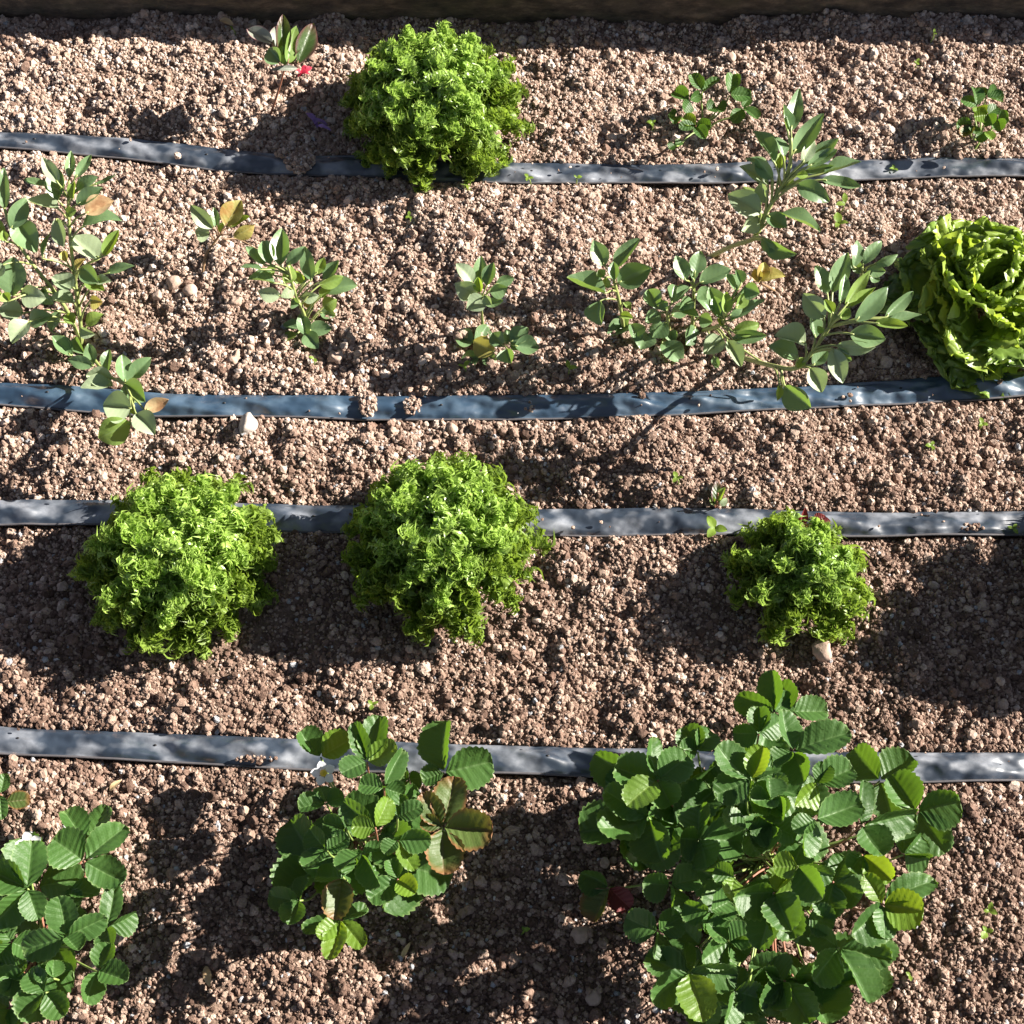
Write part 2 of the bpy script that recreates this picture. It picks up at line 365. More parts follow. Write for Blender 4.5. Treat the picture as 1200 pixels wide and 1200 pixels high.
# crumbs of soil: past counting, one object
def crumbs(name, n_try, dmed, dsig, dmin, dmax, seed, sink, on_tape=0.0):
    rs = np.random.RandomState(seed)
    x = rs.uniform(-0.98, 0.98, n_try); y = rs.uniform(GY0 + 0.02, EDGE_Y - 0.001, n_try)
    half = 0.30 + (1.0 * (y + 0.70) * 0.27) + 0.12
    inside = (np.abs(x) < half + 0.10) & (y > -0.56)
    keep = inside | (rs.rand(n_try) < 0.30)
    clus = 0.6 * vnoise(x * 22, y * 22, seed + 3) + 0.7 * vnoise(x * 8, y * 8, seed + 4) + 0.5
    keep &= rs.rand(n_try) < 0.25 + 1.1 * clus
    d = np.clip(dmed * np.exp(rs.normal(0, dsig, n_try)), dmin, dmax)
    big = rs.rand(n_try) < 0.0018 * np.clip(clus * 2, 0, 2); d = np.where(big, rs.uniform(0.007, 0.0115, n_try), d)
    td = tape_dist(x, y)
    keep &= (td > TAPE_W / 2 + d * 0.15) | (rs.rand(n_try) < on_tape)
    x, y, d, td = x[keep], y[keep], d[keep], td[keep]
    z = hgt(x, y) + d * sink
    z = np.where(td < TAPE_W / 2, 0.0075 + d * 0.2, z)
    # small heaps washed over the tapes
    for hx, hy, rx, ry, cnt, hh in ((352, 190, .016, .015, 420, .005), (345, 180, .02, .008, 150, .003), (431, 473, .009, .015, 190, .004), (483, 476, .008, .010, 90, .003), (622, 477, .006, .006, 14, .001), (1140, 618, .012, .004, 30, .001), (300, 890, .02, .003, 40, .001)):
        c = ray(hx, hy, 0.006); a = rs.uniform(0, 6.28, cnt); q = np.sqrt(rs.rand(cnt))
        x = np.append(x, c[0] + rx * q * np.cos(a)); y = np.append(y, c[1] + ry * q * np.sin(a))
        d = np.append(d, np.clip(dmed * np.exp(rs.normal(0.1, dsig, cnt)), dmin, 0.006)); z = np.append(z, 0.0065 + hh * (1 - q ** 2) * rs.rand(cnt))
    k = len(x)
    me = bpy.data.meshes.new(name); me.vertices.add(k)
    me.vertices.foreach_set('co', np.stack([x, y, z], 1).astype(np.float32).ravel())
    a = me.attributes.new('rot', 'FLOAT_VECTOR', 'POINT'); a.data.foreach_set('vector', rs.uniform(0, 6.28, (k, 3)).astype(np.float32).ravel())
    sc = d[:, None] * rs.uniform(0.72, 1.25, (k, 3))
    a = me.attributes.new('scl', 'FLOAT_VECTOR', 'POINT'); a.data.foreach_set('vector', sc.astype(np.float32).ravel())
    a = me.attributes.new('idx', 'INT', 'POINT'); a.data.foreach_set('value', rs.randint(0, 8, k).astype(np.int32))
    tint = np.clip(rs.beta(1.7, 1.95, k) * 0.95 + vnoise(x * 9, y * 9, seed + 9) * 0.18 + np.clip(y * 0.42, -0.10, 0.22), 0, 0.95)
    sp = rs.rand(k); tint = np.where((sp > 0.9945) & (d < 0.005), 0.975, np.where((sp > 0.978) & (d < 0.006), 1.0, tint))
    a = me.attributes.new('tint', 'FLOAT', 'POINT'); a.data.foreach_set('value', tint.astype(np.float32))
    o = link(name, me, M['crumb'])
    ng = bpy.data.node_groups.new('crumb_scatter', 'GeometryNodeTree')
    ng.interface.new_socket('Geometry', in_out='INPUT', socket_type='NodeSocketGeometry')
    ng.interface.new_socket('Geometry', in_out='OUTPUT', socket_type='NodeSocketGeometry')
    gi = ng.nodes.new('NodeGroupInput'); go = ng.nodes.new('NodeGroupOutput')
    g2i = ng.nodes.new('GeometryNodeGeometryToInstance')
    for q in range(8):
        ico = ng.nodes.new('GeometryNodeMeshIcoSphere'); ico.inputs['Radius'].default_value = 0.5; ico.inputs['Subdivisions'].default_value = 3 if q % 2 else 2
        nz = ng.nodes.new('ShaderNodeTexNoise'); nz.noise_dimensions = '4D'; nz.inputs['W'].default_value = q * 5.31 + 0.7
        nz.inputs['Scale'].default_value = 2.1; nz.inputs['Detail'].default_value = 3.0; nz.inputs['Roughness'].default_value = 0.65
        vm = ng.nodes.new('ShaderNodeVectorMath'); vm.operation = 'SUBTRACT'; vm.inputs[1].default_value = (0.5, 0.5, 0.5)
        vs = ng.nodes.new('ShaderNodeVectorMath'); vs.operation = 'SCALE'; vs.inputs['Scale'].default_value = 0.95
        sp_ = ng.nodes.new('GeometryNodeSetPosition'); sm = ng.nodes.new('GeometryNodeSetMaterial'); sm.inputs['Material'].default_value = M['crumb']
        ng.links.new(nz.outputs['Color'], vm.inputs[0]); ng.links.new(vm.outputs[0], vs.inputs[0])
        ng.links.new(vs.outputs[0], sp_.inputs['Offset']); ng.links.new(ico.outputs['Mesh'], sp_.inputs['Geometry'])
        ng.links.new(sp_.outputs[0], sm.inputs[0]); ng.links.new(sm.outputs[0], g2i.inputs[0])
    iop = ng.nodes.new('GeometryNodeInstanceOnPoints'); iop.inputs['Pick Instance'].default_value = True
    def na(nm, ty):
        x_ = ng.nodes.new('GeometryNodeInputNamedAttribute'); x_.data_type = ty; x_.inputs['Name'].default_value = nm
        return x_.outputs['Attribute']
    ng.links.new(gi.outputs[0], iop.inputs['Points']); ng.links.new(g2i.outputs[0], iop.inputs['Instance'])
    ng.links.new(na('idx', 'INT'), iop.inputs['Instance Index']); ng.links.new(na('rot', 'FLOAT_VECTOR'), iop.inputs['Rotation'])
    ng.links.new(na('scl', 'FLOAT_VECTOR'), iop.inputs['Scale']); ng.links.new(iop.outputs[0], go.inputs[0])
    md = o.modifiers.new('scatter', 'NODES'); md.node_group = ng
    return o
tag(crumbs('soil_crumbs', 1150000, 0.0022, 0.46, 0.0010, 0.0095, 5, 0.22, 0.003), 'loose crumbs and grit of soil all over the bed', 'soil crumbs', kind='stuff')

# ------------------------------------------------------------------ timber edging
def edging():
    L, T, Hh = 1.5, 0.05, 0.105
    nx, nc = 220, 0
    prof = [(0.0, -0.05)] + [(0.0, z) for z in np.linspace(-0.02, Hh - 0.006, 14)] + [(0.003, Hh - 0.002), (0.008, Hh), (T - 0.008, Hh), (T - 0.002, Hh - 0.004), (T, Hh - 0.01), (T, -0.05)]
    v = []
    xs = np.linspace(-L, L, nx)
    for i, x in enumerate(xs):
        for (a, z) in prof:
            w = 0.006 * float(vnoise(x * 7, z * 30, 21)) + 0.004 * float(vnoise(x * 30, z * 60, 22))
            v.append((x, EDGE_Y + a + w - 0.004 * x, z + (0.004 * float(vnoise(x * 4, 3.3, 23)) if z > 0.05 else 0)))
    k = len(prof)
    f = grid_faces(nx, k) + [tuple(range(k)), tuple((nx - 1) * k + j for j in range(k - 1, -1, -1))]
    o = link('bed_edging', mesh('bed_edging', v, f), M['wood'])
    tag(o, 'dark weathered timber edging along the back of the bed', 'edging')
edging()

# ------------------------------------------------------------------ drip tapes
TAPE_LABELS = [
    'drip tape farthest back, running under the big frilly lettuce by the edging',
    'dark drip tape, painted blue sky sheen, sagging in a curve just below the bean plants',
    'dark flat drip tape running under the row of three frilly lettuces',
    'flat grey drip tape nearest the viewer, running under the strawberry plants',
]
def tape(path, label, seed):
    n = 900
    q = np.linspace(0, len(path) - 1, n); P = np.stack([np.interp(q, np.arange(len(path)), path[:, c]) for c in (0, 1)], 1)
    T = np.gradient(P, axis=0); T /= np.linalg.norm(T, axis=1)[:, None]; Sd = np.stack([-T[:, 1], T[:, 0]], 1)
    m = 17; ss = np.linspace(-1, 1, m)
    hz = hgt(P[:, 0], P[:, 1]); ker = np.ones(25) / 25; hz = np.convolve(np.pad(hz, 12, 'edge'), ker, 'valid')
    x = P[:, 0]
    roll = vnoise(x * 7, x * 0, seed) * 0.35
    wid = TAPE_W / 2 * (1 + 0.10 * vnoise(x * 9, x * 0, seed + 1))
    top = np.zeros((n, m, 3)); bot = np.zeros((n, m, 3))
    for j, s in enumerate(ss):
        o2 = s * wid
        th = 0.0042 * max(0.0, 1 - (abs(s) / 0.88) ** 2.4)
        dim = np.maximum(-0.0032, vnoise(x * 31 + s * 0.9, x * 0 + s * 0.9, seed + 2) * 0.0105 * (0.75 + 0.8 * vnoise(x * 6, x * 0 + 5.5, seed + 7))) + vnoise(x * 70, x * 0 + s * 3.0, seed + 3) * 0.0018
        base = hz + 0.0092 + o2 * roll
        cl = max(0.0, 1 - abs(s) ** 4)
        for arr, zz in ((top, base + th + dim * cl), (bot, base - 0.0015 * max(0.0, 1 - abs(s) ** 3) - 0.0004)):
            arr[:, j, 0] = P[:, 0] + Sd[:, 0] * o2; arr[:, j, 1] = P[:, 1] + Sd[:, 1] * o2; arr[:, j, 2] = zz
    mb = MB(); mb.add(np.vstack([top.reshape(-1, 3), bot.reshape(-1, 3)]), grid_faces(n, m) + [tuple(reversed([i + n * m for i in f])) for f in grid_faces(n, m)]
        + [(i * m, (i + 1) * m, n * m + (i + 1) * m, n * m + i * m) for i in range(n - 1)] + [(i * m + m - 1, n * m + i * m + m - 1, n * m + (i + 1) * m + m - 1, (i + 1) * m + m - 1) for i in range(n - 1)])
    o = mb.build('drip_tape', M['tape_sky_tint' if 'blue' in label else 'tape']); tag(o, label, 'drip tape', 'drip tapes laid across the bed')
    # welded seam along the near edge, and the emitter slots
    sm = MB(); e = top[:, 0, :].copy(); e[:, 2] += 0.0007; tube(sm, e[::3], 0.0012, 0.0012, 5); sm.build('seam', M['seam'], o)
    for k in range(60 + seed % 7 * 9, n - 60, 150):
        c = top[k, 9] + np.array([0, 0, 0.0006]); hb = MB()
        a = np.linspace(0, 2 * math.pi, 9)[:-1]
        hb.add([c + np.array([math.cos(w) * 0.0016, math.sin(w) * 0.0010, 0]) for w in a] + [c + np.array([math.cos(w) * 0.0016, math.sin(w) * 0.0010, -0.002]) for w in a],
               [tuple(range(8))] + [(i, (i + 1) % 8, 8 + (i + 1) % 8, 8 + i)[::-1] for i in range(8)])
        hb.build('emitter_slot', M['hole'], o)
for i, p in enumerate(tape_paths): tape(p, TAPE_LABELS[i], 31 + 10 * i)

# ------------------------------------------------------------------ leaf shapes
def leaf_grid(kind, B, T, width, up=(0, 0, 1), roll=0.0, fold=0.25, arch=0.1, na=None, nb=None, seed=0, ruffle=0.0):
    """one blade from base B to tip T; returns verts, faces, uvs"""
    B = np.asarray(B, float); T = np.asarray(T, float)
    D = T - B; L = np.linalg.norm(D); d = D / L
    n0 = np.asarray(up, float); n0 = unit(n0 - d * np.dot(n0, d)); s0 = np.cross(d, n0)
    n1 = n0 * math.cos(roll) + s0 * math.sin(roll); s1 = np.cross(d, n1)
    if kind == 'bean': na, nb = na or 17, nb or 9
    elif kind == 'straw': na, nb = na or 34, nb or 15
    else: na, nb = na or 60, nb or 33
    u = np.linspace(0, 1, na); t = (1 - np.cos(math.pi * (0.04 + 0.96 * u))) / 2; t = (t - t[0]) / (t[-1] - t[0])
    s = np.linspace(-1, 1, nb)
    tt, ss = np.meshgrid(t, s, indexing='ij'); a = np.abs(ss)
    rs = np.random.RandomState(seed)
    wob = 1 + 0.10 * (rs.rand() - 0.5)
    if kind == 'bean':
        prof = np.sin(math.pi * np.clip(tt, 0, 1) ** (0.86 * wob)) ** 0.78
        y = ss * width / 2 * prof; x = tt * L
        z = fold * a * width / 2 * prof + arch * L * 4 * tt * (1 - tt) * (1 - 0.3 * a) + 0.025 * L * np.sin(9 * tt + rs.rand() * 6) * ss * a
        z += 0.012 * L * np.sin(2 * math.pi * (tt * 5.5 - a * 1.0)) * np.clip(a * 2, 0, 1) * (1 - a * 0.6)
    elif kind == 'straw':
        prof = 1.06 * np.sin(math.pi * np.clip(tt, 0, 1) ** (1.12 * wob)) ** (0.66 - 0.36 * np.clip(tt * 1.15, 0, 1))
        teeth = np.where((np.arange(na) % 3) == 0, 1.0, np.where((np.arange(na) % 3) == 1, 0.965, 0.915))[:, None]
        edge = np.clip((a - 0.75) / 0.25, 0, 1)
        prof = prof * (1 + edge * (teeth - 1) * 1.0)
        y = ss * width / 2 * prof; x = tt * L * (1 - edge * 0.0) - 0.06 * L * a * a * np.sin(math.pi * tt)
        x = x - edge * (1 - teeth) * 0.35 * L * np.clip(tt * 1.6 - 0.6, 0, 1)
        ph = tt * 7.0 - a * 1.5
        z = fold * (0.55 * a + 0.55 * a * a) * width / 2 * prof + arch * L * 4 * tt * (1 - tt) * (1 - 0.35 * a) + 0.10 * L * tt ** 3
        z += 0.046 * L * np.abs(np.sin(math.pi * ph)) ** 0.6 * np.clip(a * 3, 0, 1) * (1 - 0.5 * a)
        z += -0.10 * L * np.clip(a - 0.55, 0, 1) ** 1.5 * rs.uniform(-0.4, 1.2) + 0.03 * L * np.sin(7 * tt + rs.rand() * 6) * a * a * np.sign(ss)
    else:                                  # wavy loose lettuce leaf
        gr_ = np.clip(tt / 0.62, 0, 1); prof = (0.14 + 0.86 * gr_ * gr_ * (3 - 2 * gr_)) * np.sqrt(np.clip(1.0 - (np.clip(tt - 0.62, 0, 1) / 0.38) ** 2.6, 0, 1))
        lob = 1 + 0.13 * np.sin(2 * math.pi * (tt * 4.5 + rs.rand())) * np.sign(ss) * a + 0.55 * (vnoise(tt * 20 + seed + np.sign(ss) * 7, tt * 0 + seed, 5)) * a ** 4
        y = ss * width / 2 * prof * lob; x = tt * L * (1 + 0.16 * vnoise(ss * 7 + seed, tt * 0 + seed * 1.7, 8) * tt * 2)
        e = np.clip(np.maximum(a ** 2.2, np.clip(tt * 1.5 - 0.5, 0, 1) ** 2) * tt, 0, 1)
        z = fold * a ** 1.5 * width / 2 * prof + arch * L * 4 * tt * (1 - tt)
        z += ruffle * L * e * (np.sin(2 * math.pi * (tt * 5.4 + a * 0.5) + rs.rand() * 6 + np.sign(ss) * 1.3) + 0.7 * np.sin(2 * math.pi * (ss * 3.6 + tt * 1.2) + rs.rand() * 6) + 1.1 * vnoise(tt * 9 + seed, ss * 6, 3))
        e2 = np.clip((np.maximum(a, tt * 1.02) - 0.72) / 0.28, 0, 1) * np.clip(tt * 4 - 0.6, 0, 1)
        z += 0.034 * L * e2 * np.sin(2 * math.pi * (tt * 12 + ss * 3.2) + rs.rand() * 6)
        y = y * (1 + 0.07 * np.clip((a - 0.85) / 0.15, 0, 1) * np.where(np.arange(na) % 3 == 0, 1.0, -0.6)[:, None])
        y += ruffle * L * 0.5 * e * np.sin(2 * math.pi * tt * 6 + rs.rand() * 6)
        z += 0.010 * L * np.abs(np.sin(math.pi * (tt * 5 - a * 1.2))) * np.clip(3 * a, 0, 1)
    V = B + d * x[..., None] + s1 * y[..., None] + n1 * z[..., None]
    uv = np.stack([(ss + 1) / 2, tt], -1).reshape(-1, 2)
    return V.reshape(-1, 3), grid_faces(na, nb), uv

# ------------------------------------------------------------------ bean plants
KEY = {'g': 'bean', 'y': 'bean_young', 'p': 'bean_pale', 'w': 'bean_yellow', 't': 'bean_dry', 'u': 'purple', 's': 'silver', 'r': 'straw_dark_red'}
def bean(name, label, cat, org, sc, stem, ztop, leaves, group=None, stem_mat='stem_bean', rise=0.3, extra=(), z0=0.0, r=0.0022, seed=0, upbias=0.0):
    """stem: zoomed pixel polyline root -> tip; leaves: (bx, by, tx, ty, width, key)"""
    rs = random.Random(seed + 100)
    cv = lambda a, b: (org[0] + a / sc, org[1] + b / sc)
    root = on_soil(*cv(*stem[0]))
    th = empty(name, root, label, cat, group)
    sp = np.array([cv(*q) for q in stem], float)
    seg = np.concatenate([[0], np.cumsum(np.linalg.norm(np.diff(sp, axis=0), axis=1))]); tot = seg[-1]
    zz = lambda t: root[2] - 0.004 + (ztop + 0.004) * (z0 + (1 - z0) * t ** 0.8) if t > 0 else root[2] - 0.004
    pts3 = [ray(p[0], p[1], zz(l / tot)) for p, l in zip(sp, seg)]
    pts3[0] = root - np.array([0, 0, 0.004])
    C3 = spline(pts3, 26); mb = MB(); tube(mb, C3, r, r * 0.65, 7)
    dense = np.array([[np.interp(q, seg, sp[:, 0]), np.interp(q, seg, sp[:, 1])] for q in np.linspace(0, tot, 26)])
    for lf in leaves:
        bx, by, tx, ty, w, k = lf[:6]
        b = np.array(cv(bx, by)); t = np.array(cv(tx, ty))
        i = int(np.argmin(np.linalg.norm(dense - b, axis=1)))
        i2 = max(0, i - 3)
        zb = max(0.008, C3[i][2] + rs.uniform(-0.004, 0.012))
        Bp = ray(b[0], b[1], zb)
        Lm = np.linalg.norm(t - b) / ppm(Bp)
        upw = (b[1] - t[1]) / (np.linalg.norm(t - b) + 1e-6)
        dz = Lm * (rise * (0.35 + 0.9 * max(0, upw)) - 0.45 * max(0, -upw) + rs.uniform(-0.15, 0.2) + upbias)
        Tp = ray(t[0], t[1], max(0.006, zb + dz))
        wd = w / sc / ppm(Bp)
        v, f, uv = leaf_grid('bean', Bp, Tp, max(wd, 0.006) * 1.12, up=unit([rs.uniform(-.35, .35), -0.35 + rs.uniform(-.3, .3), 1]), roll=rs.uniform(-0.65, 0.65), fold=rs.uniform(0.35, 1.1), arch=rs.uniform(-0.12, 0.12), seed=rs.randrange(9999))
        q = MB(); q.add(v, f, uv); q.build('leaf', M[KEY[k]], th, origin=root)
        dd = np.linalg.norm(Bp - C3[i2])
        if dd > 0.003:
            midp = (Bp + C3[i2]) / 2 + np.array([0, 0, 0.12 * dd])
            tube(mb, spline([C3[i2], midp, Bp, Bp + (Tp - Bp) * 0.12], 8), r * 0.5, r * 0.35, 5)
    for e in extra:
        tube(mb, spline([ray(*cv(a, b), c) for a, b, c in e], 10), r * 0.6, r * 0.4, 5)
    mb.build('stem', M[stem_mat], th, origin=root)
    return th

BG = 'broad bean plants in the bed'
Z4 = ((0, 150), 3.0); Z5 = ((200, 220), 1200 / 440); Z6 = ((640, 250), 10 / 3); Z3 = ((760, 0), 1200 / 440); Z7 = ((850, 230), 1200 / 350); Z1 = ((0, 0), 3.0)
bean('bean_plant', 'bushy broad bean plant with many pale leaves and one tan withered leaf, near left edge', 'bean plant', *Z4,
     [(285, 770), (280, 660), (262, 520), (248, 400), (240, 280), (245, 200)], 0.15, [
     (243, 175, 250, 80, 32, 'g'), (265, 175, 322, 93, 34, 'g'), (205, 195, 148, 103, 45, 'p'), (205, 255, 202, 142, 66, 'g'), (165, 200, 82, 180, 34, 'g'),
     (205, 285, 95, 255, 78, 'p'), (270, 215, 345, 172, 44, 'g'), (330, 200, 405, 165, 28, 'g'), (272, 268, 362, 210, 50, 'g'), (300, 300, 400, 255, 66, 't'),
     (288, 350, 428, 325, 76, 'g'), (350, 460, 252, 380, 92, 'p'), (365, 450, 418, 358, 40, 'y'), (198, 320, 225, 418, 56, 'p'), (150, 460, 185, 362, 22, 'g'),
     (285, 490, 345, 545, 60, 'g'), (375, 512, 474, 485, 36, 'g'), (300, 540, 368, 572, 48, 'y'), (262, 565, 183, 525, 70, 'p'), (262, 615, 175, 600, 58, 'p'),
     (340, 545, 392, 540, 38, 'p'), (318, 605, 362, 612, 46, 'w'), (305, 695, 364, 655, 50, 'y'), (285, 705, 335, 725, 40, 'p'), (262, 690, 232, 655, 40, 'y'),
     (180, 715, 215, 640, 52, 'g'), (250, 800, 182, 730, 56, 'g'), (215, 735, 258, 798, 52, 'p'), (262, 738, 298, 795, 44, 'g'), (255, 250, 262, 185, 34, 'y'),
     (232, 300, 270, 290, 34, 'y'), (235, 470, 225, 430, 30, 'w'), (270, 500, 300, 460, 30, 'w')], BG, seed=1)
bean('bean_plant', 'broad bean plant cut by the left edge, its stem leaning to the left', 'bean plant', *Z4,
     [(275, 735), (240, 650), (180, 560), (100, 460), (40, 360), (15, 280)], 0.14, [
     (18, 285, 14, 140, 48, 'g'), (40, 352, 92, 243, 60, 'g'), (55, 325, 130, 438, 84, 'g'), (45, 590, 48, 452, 100, 'g'), (75, 580, 162, 600, 74, 'p'),
     (82, 650, -5, 640, 70, 'p'), (105, 680, 42, 758, 68, 'p'), (105, 690, 188, 660, 60, 'g'), (20, 370, -30, 340, 50, 'y'), (20, 400, 10, 360, 30, 'y'),
     (10, 590, -40, 560, 50, 'y'), (15, 480, -20, 520, 60, 'p'), (30, 610, 10, 580, 40, 'y'), (150, 560, 190, 620, 56, 'g')], BG, seed=2)
bean('bean_plant', 'bean shoot lying over the second drip tape, cream and olive leaves at its tip', 'bean plant', *Z4,
     [(292, 758), (335, 820), (380, 870), (440, 905), (470, 980)], 0.07, [
     (330, 835, 238, 812, 44, 'g'), (328, 832, 312, 757, 44, 'g'), (378, 855, 386, 778, 40, 'g'), (440, 895, 428, 797, 66, 'g'), (458, 882, 532, 807, 52, 'g'),
     (395, 880, 302, 870, 66, 'p'), (395, 905, 283, 915, 58, 'p'), (440, 900, 512, 962, 78, 'g'), (462, 985, 362, 975, 104, 'p'), (458, 1035, 347, 1092, 92, 'y'),
     (478, 1005, 545, 1078, 74, 'p'), (510, 992, 594, 955, 46, 't'), (470, 960, 480, 1010, 34, 'y')], BG, seed=3, rise=0.15)
bean('bean_plant', 'small yellowing bean seedling with a thin bent stem, on bare soil', 'bean plant', *Z5,
     [(98, 285), (112, 215), (140, 175), (165, 140)], 0.04, [
     (135, 130, 63, 55, 46, 'p'), (147, 128, 138, 62, 26, 'g'), (175, 122, 226, 40, 66, 'w'), (185, 125, 252, 92, 36, 'y'), (200, 155, 268, 118, 46, 'w'), (125, 150, 78, 138, 50, 'p'), (160, 145, 170, 110, 26, 'y')],
     BG, stem_mat='stem_brown', extra=[[(165, 165, 0.03), (215, 165, 0.022), (275, 195, 0.012)]], r=0.0016, seed=4)
bean('bean_plant', 'compact bushy bean plant with pointed green leaves, standing alone left of the bed centre', 'bean plant', *Z5,
     [(440, 440), (420, 390), (395, 330), (375, 250)], 0.085, [
     (350, 250, 356, 130, 58, 'g'), (320, 245, 298, 168, 48, 'g'), (300, 245, 240, 188, 40, 'g'), (292, 262, 222, 255, 28, 'g'), (372, 245, 432, 187, 34, 'g'), (332, 305, 246, 295, 52, 'g'),
     (362, 305, 382, 245, 44, 'y'), (350, 345, 278, 328, 48, 'p'), (450, 295, 430, 188, 46, 'g'), (465, 275, 492, 222, 30, 'y'), (490, 295, 538, 232, 48, 'g'), (475, 312, 552, 285, 40, 'y'),
     (495, 335, 597, 312, 60, 'g'), (430, 305, 398, 265, 34, 'y'), (478, 352, 512, 328, 34, 'y'), (420, 352, 474, 345, 34, 'p'), (412, 372, 386, 358, 34, 'g'), (488, 382, 532, 358, 46, 'y'),
     (478, 400, 527, 410, 38, 'g'), (440, 455, 514, 452, 52, 'g'), (430, 470, 414, 402, 42, 'g'), (412, 452, 358, 440, 38, 'g'), (430, 465, 472, 515, 50, 'g'), (402, 468, 358, 492, 38, 'y'), (455, 385, 436, 345, 36, 'w'),
     (330, 280, 300, 262, 34, 'y'), (390, 320, 352, 350, 34, 'p')], BG, seed=5)
bean('bean_plant', 'small upright bean seedling with blue green leaves, just behind a low dark one', 'bean plant', *Z5,
     [(998, 445), (995, 410), (990, 350)], 0.065, [
     (965, 305, 912, 242, 50, 'p'), (985, 312, 991, 217, 44, 'g'), (1010, 312, 1032, 238, 44, 'g'), (1040, 308, 1098, 288, 34, 'g'), (1020, 332, 1078, 320, 46, 'g'), (978, 340, 908, 305, 62, 'p'), (1000, 352, 946, 388, 56, 'p'), (1005, 372, 1064, 360, 28, 'g'), (990, 335, 982, 285, 30, 'y'), (1005, 345, 1025, 375, 30, 'p')], BG, r=0.0018, seed=6)
bean('bean_plant', 'low shaded bean seedling with round dark leaves, just in front of the small upright one', 'bean plant', *Z5,
     [(1012, 520), (1030, 508), (1065, 500)], 0.035, [
     (968, 492, 908, 475, 60, 'g'), (975, 505, 1012, 438, 60, 'g'), (1035, 525, 968, 488, 66, 'w'), (985, 540, 928, 552, 48, 'g'), (1000, 530, 1042, 552, 46, 'g'), (1062, 508, 1028, 463, 50, 'g'), (1075, 497, 1078, 452, 40, 'g'), (1088, 492, 1142, 447, 54, 'g'), (1100, 505, 1178, 512, 60, 'g'), (1085, 500, 1130, 500, 44, 'g'), (1075, 515, 1088, 562, 54, 'g')], BG, r=0.0018, seed=7, rise=0.1)
bean('bean_plant', 'bean plant with four big spreading leaves on a pale stalk, leftmost of the shaded clump', 'bean plant', *Z6,
     [(305, 455), (292, 380), (272, 290), (255, 240)], 0.105, [
     (228, 205, 185, 105, 66, 'g'), (272, 215, 366, 98, 64, 'g'), (280, 272, 412, 212, 92, 'g'), (232, 312, 80, 250, 84, 'g'), (212, 342, 215, 438, 86, 'g'), (268, 262, 264, 188, 40, 'g'), (225, 250, 205, 220, 34, 'y'), (240, 290, 232, 250, 36, 'y'),
     (320, 440, 238, 482, 66, 'g'), (330, 432, 352, 505, 66, 'g'), (312, 450, 278, 402, 56, 'g'), (300, 350, 330, 380, 30, 'y'), (290, 400, 340, 410, 30, 'y')], BG, seed=8)
bean('bean_plant', 'low dark bean plant in full shade at the middle of the shaded clump', 'bean plant', *Z6,
     [(482, 450), (475, 410), (470, 370)], 0.085, [
     (432, 372, 398, 298, 66, 'g'), (490, 352, 502, 280, 64, 'g'), (518, 382, 596, 402, 66, 'g'), (442, 390, 388, 424, 56, 'g'), (470, 422, 414, 485, 56, 'g'), (402, 470, 368, 532, 84, 'g'), (452, 508, 532, 592, 80, 'g'), (480, 462, 504, 505, 46, 'g'), (470, 380, 450, 340, 40, 'g'), (490, 400, 560, 350, 56, 'g'), (460, 440, 400, 460, 60, 'g')], BG, seed=9, rise=0.1)
bean('bean_plant', 'dark bean plant with upright leaves at the back of the shaded clump', 'bean plant', *Z6,
     [(572, 440), (576, 340), (576, 250)], 0.11, [
     (545, 262, 506, 165, 60, 'g'), (580, 235, 602, 146, 64, 'g'), (600, 272, 724, 220, 74, 'g'), (562, 290, 516, 332, 50, 'g'), (640, 292, 588, 335, 50, 'g'), (582, 445, 545, 515, 80, 'g'), (600, 405, 650, 425, 56, 'g'), (575, 260, 570, 200, 34, 'g'), (590, 330, 640, 380, 56, 'g'), (570, 340, 520, 380, 50, 'g')], BG, seed=10)
bean('bean_plant', 'bean plant at the right of the shaded clump, one lower leaf lit yellow green', 'bean plant', *Z6,
     [(610, 450), (660, 445), (690, 425), (695, 380)], 0.11, [
     (690, 415, 636, 288, 76, 'g'), (700, 392, 702, 305, 42, 'y'), (740, 372, 792, 305, 46, 'y'), (720, 420, 854, 340, 54, 'g'), (740, 300, 702, 238, 66, 'g'), (762, 275, 742, 220, 44, 'g'), (775, 290, 834, 312, 66, 'g'), (728, 462, 834, 432, 56, 'y'), (728, 488, 862, 478, 50, 'g'), (690, 490, 615, 552, 76, 'p'), (708, 498, 762, 600, 60, 'p'),
     (655, 558, 672, 604, 30, 'g'), (682, 402, 655, 325, 46, 'g'), (760, 320, 800, 290, 50, 'g'), (690, 440, 670, 410, 30, 'y'), (715, 400, 770, 350, 36, 'g')], BG, seed=11, extra=[[(695, 480, 0.05), (780, 540, 0.045), (880, 600, 0.04), (960, 608, 0.04)]])
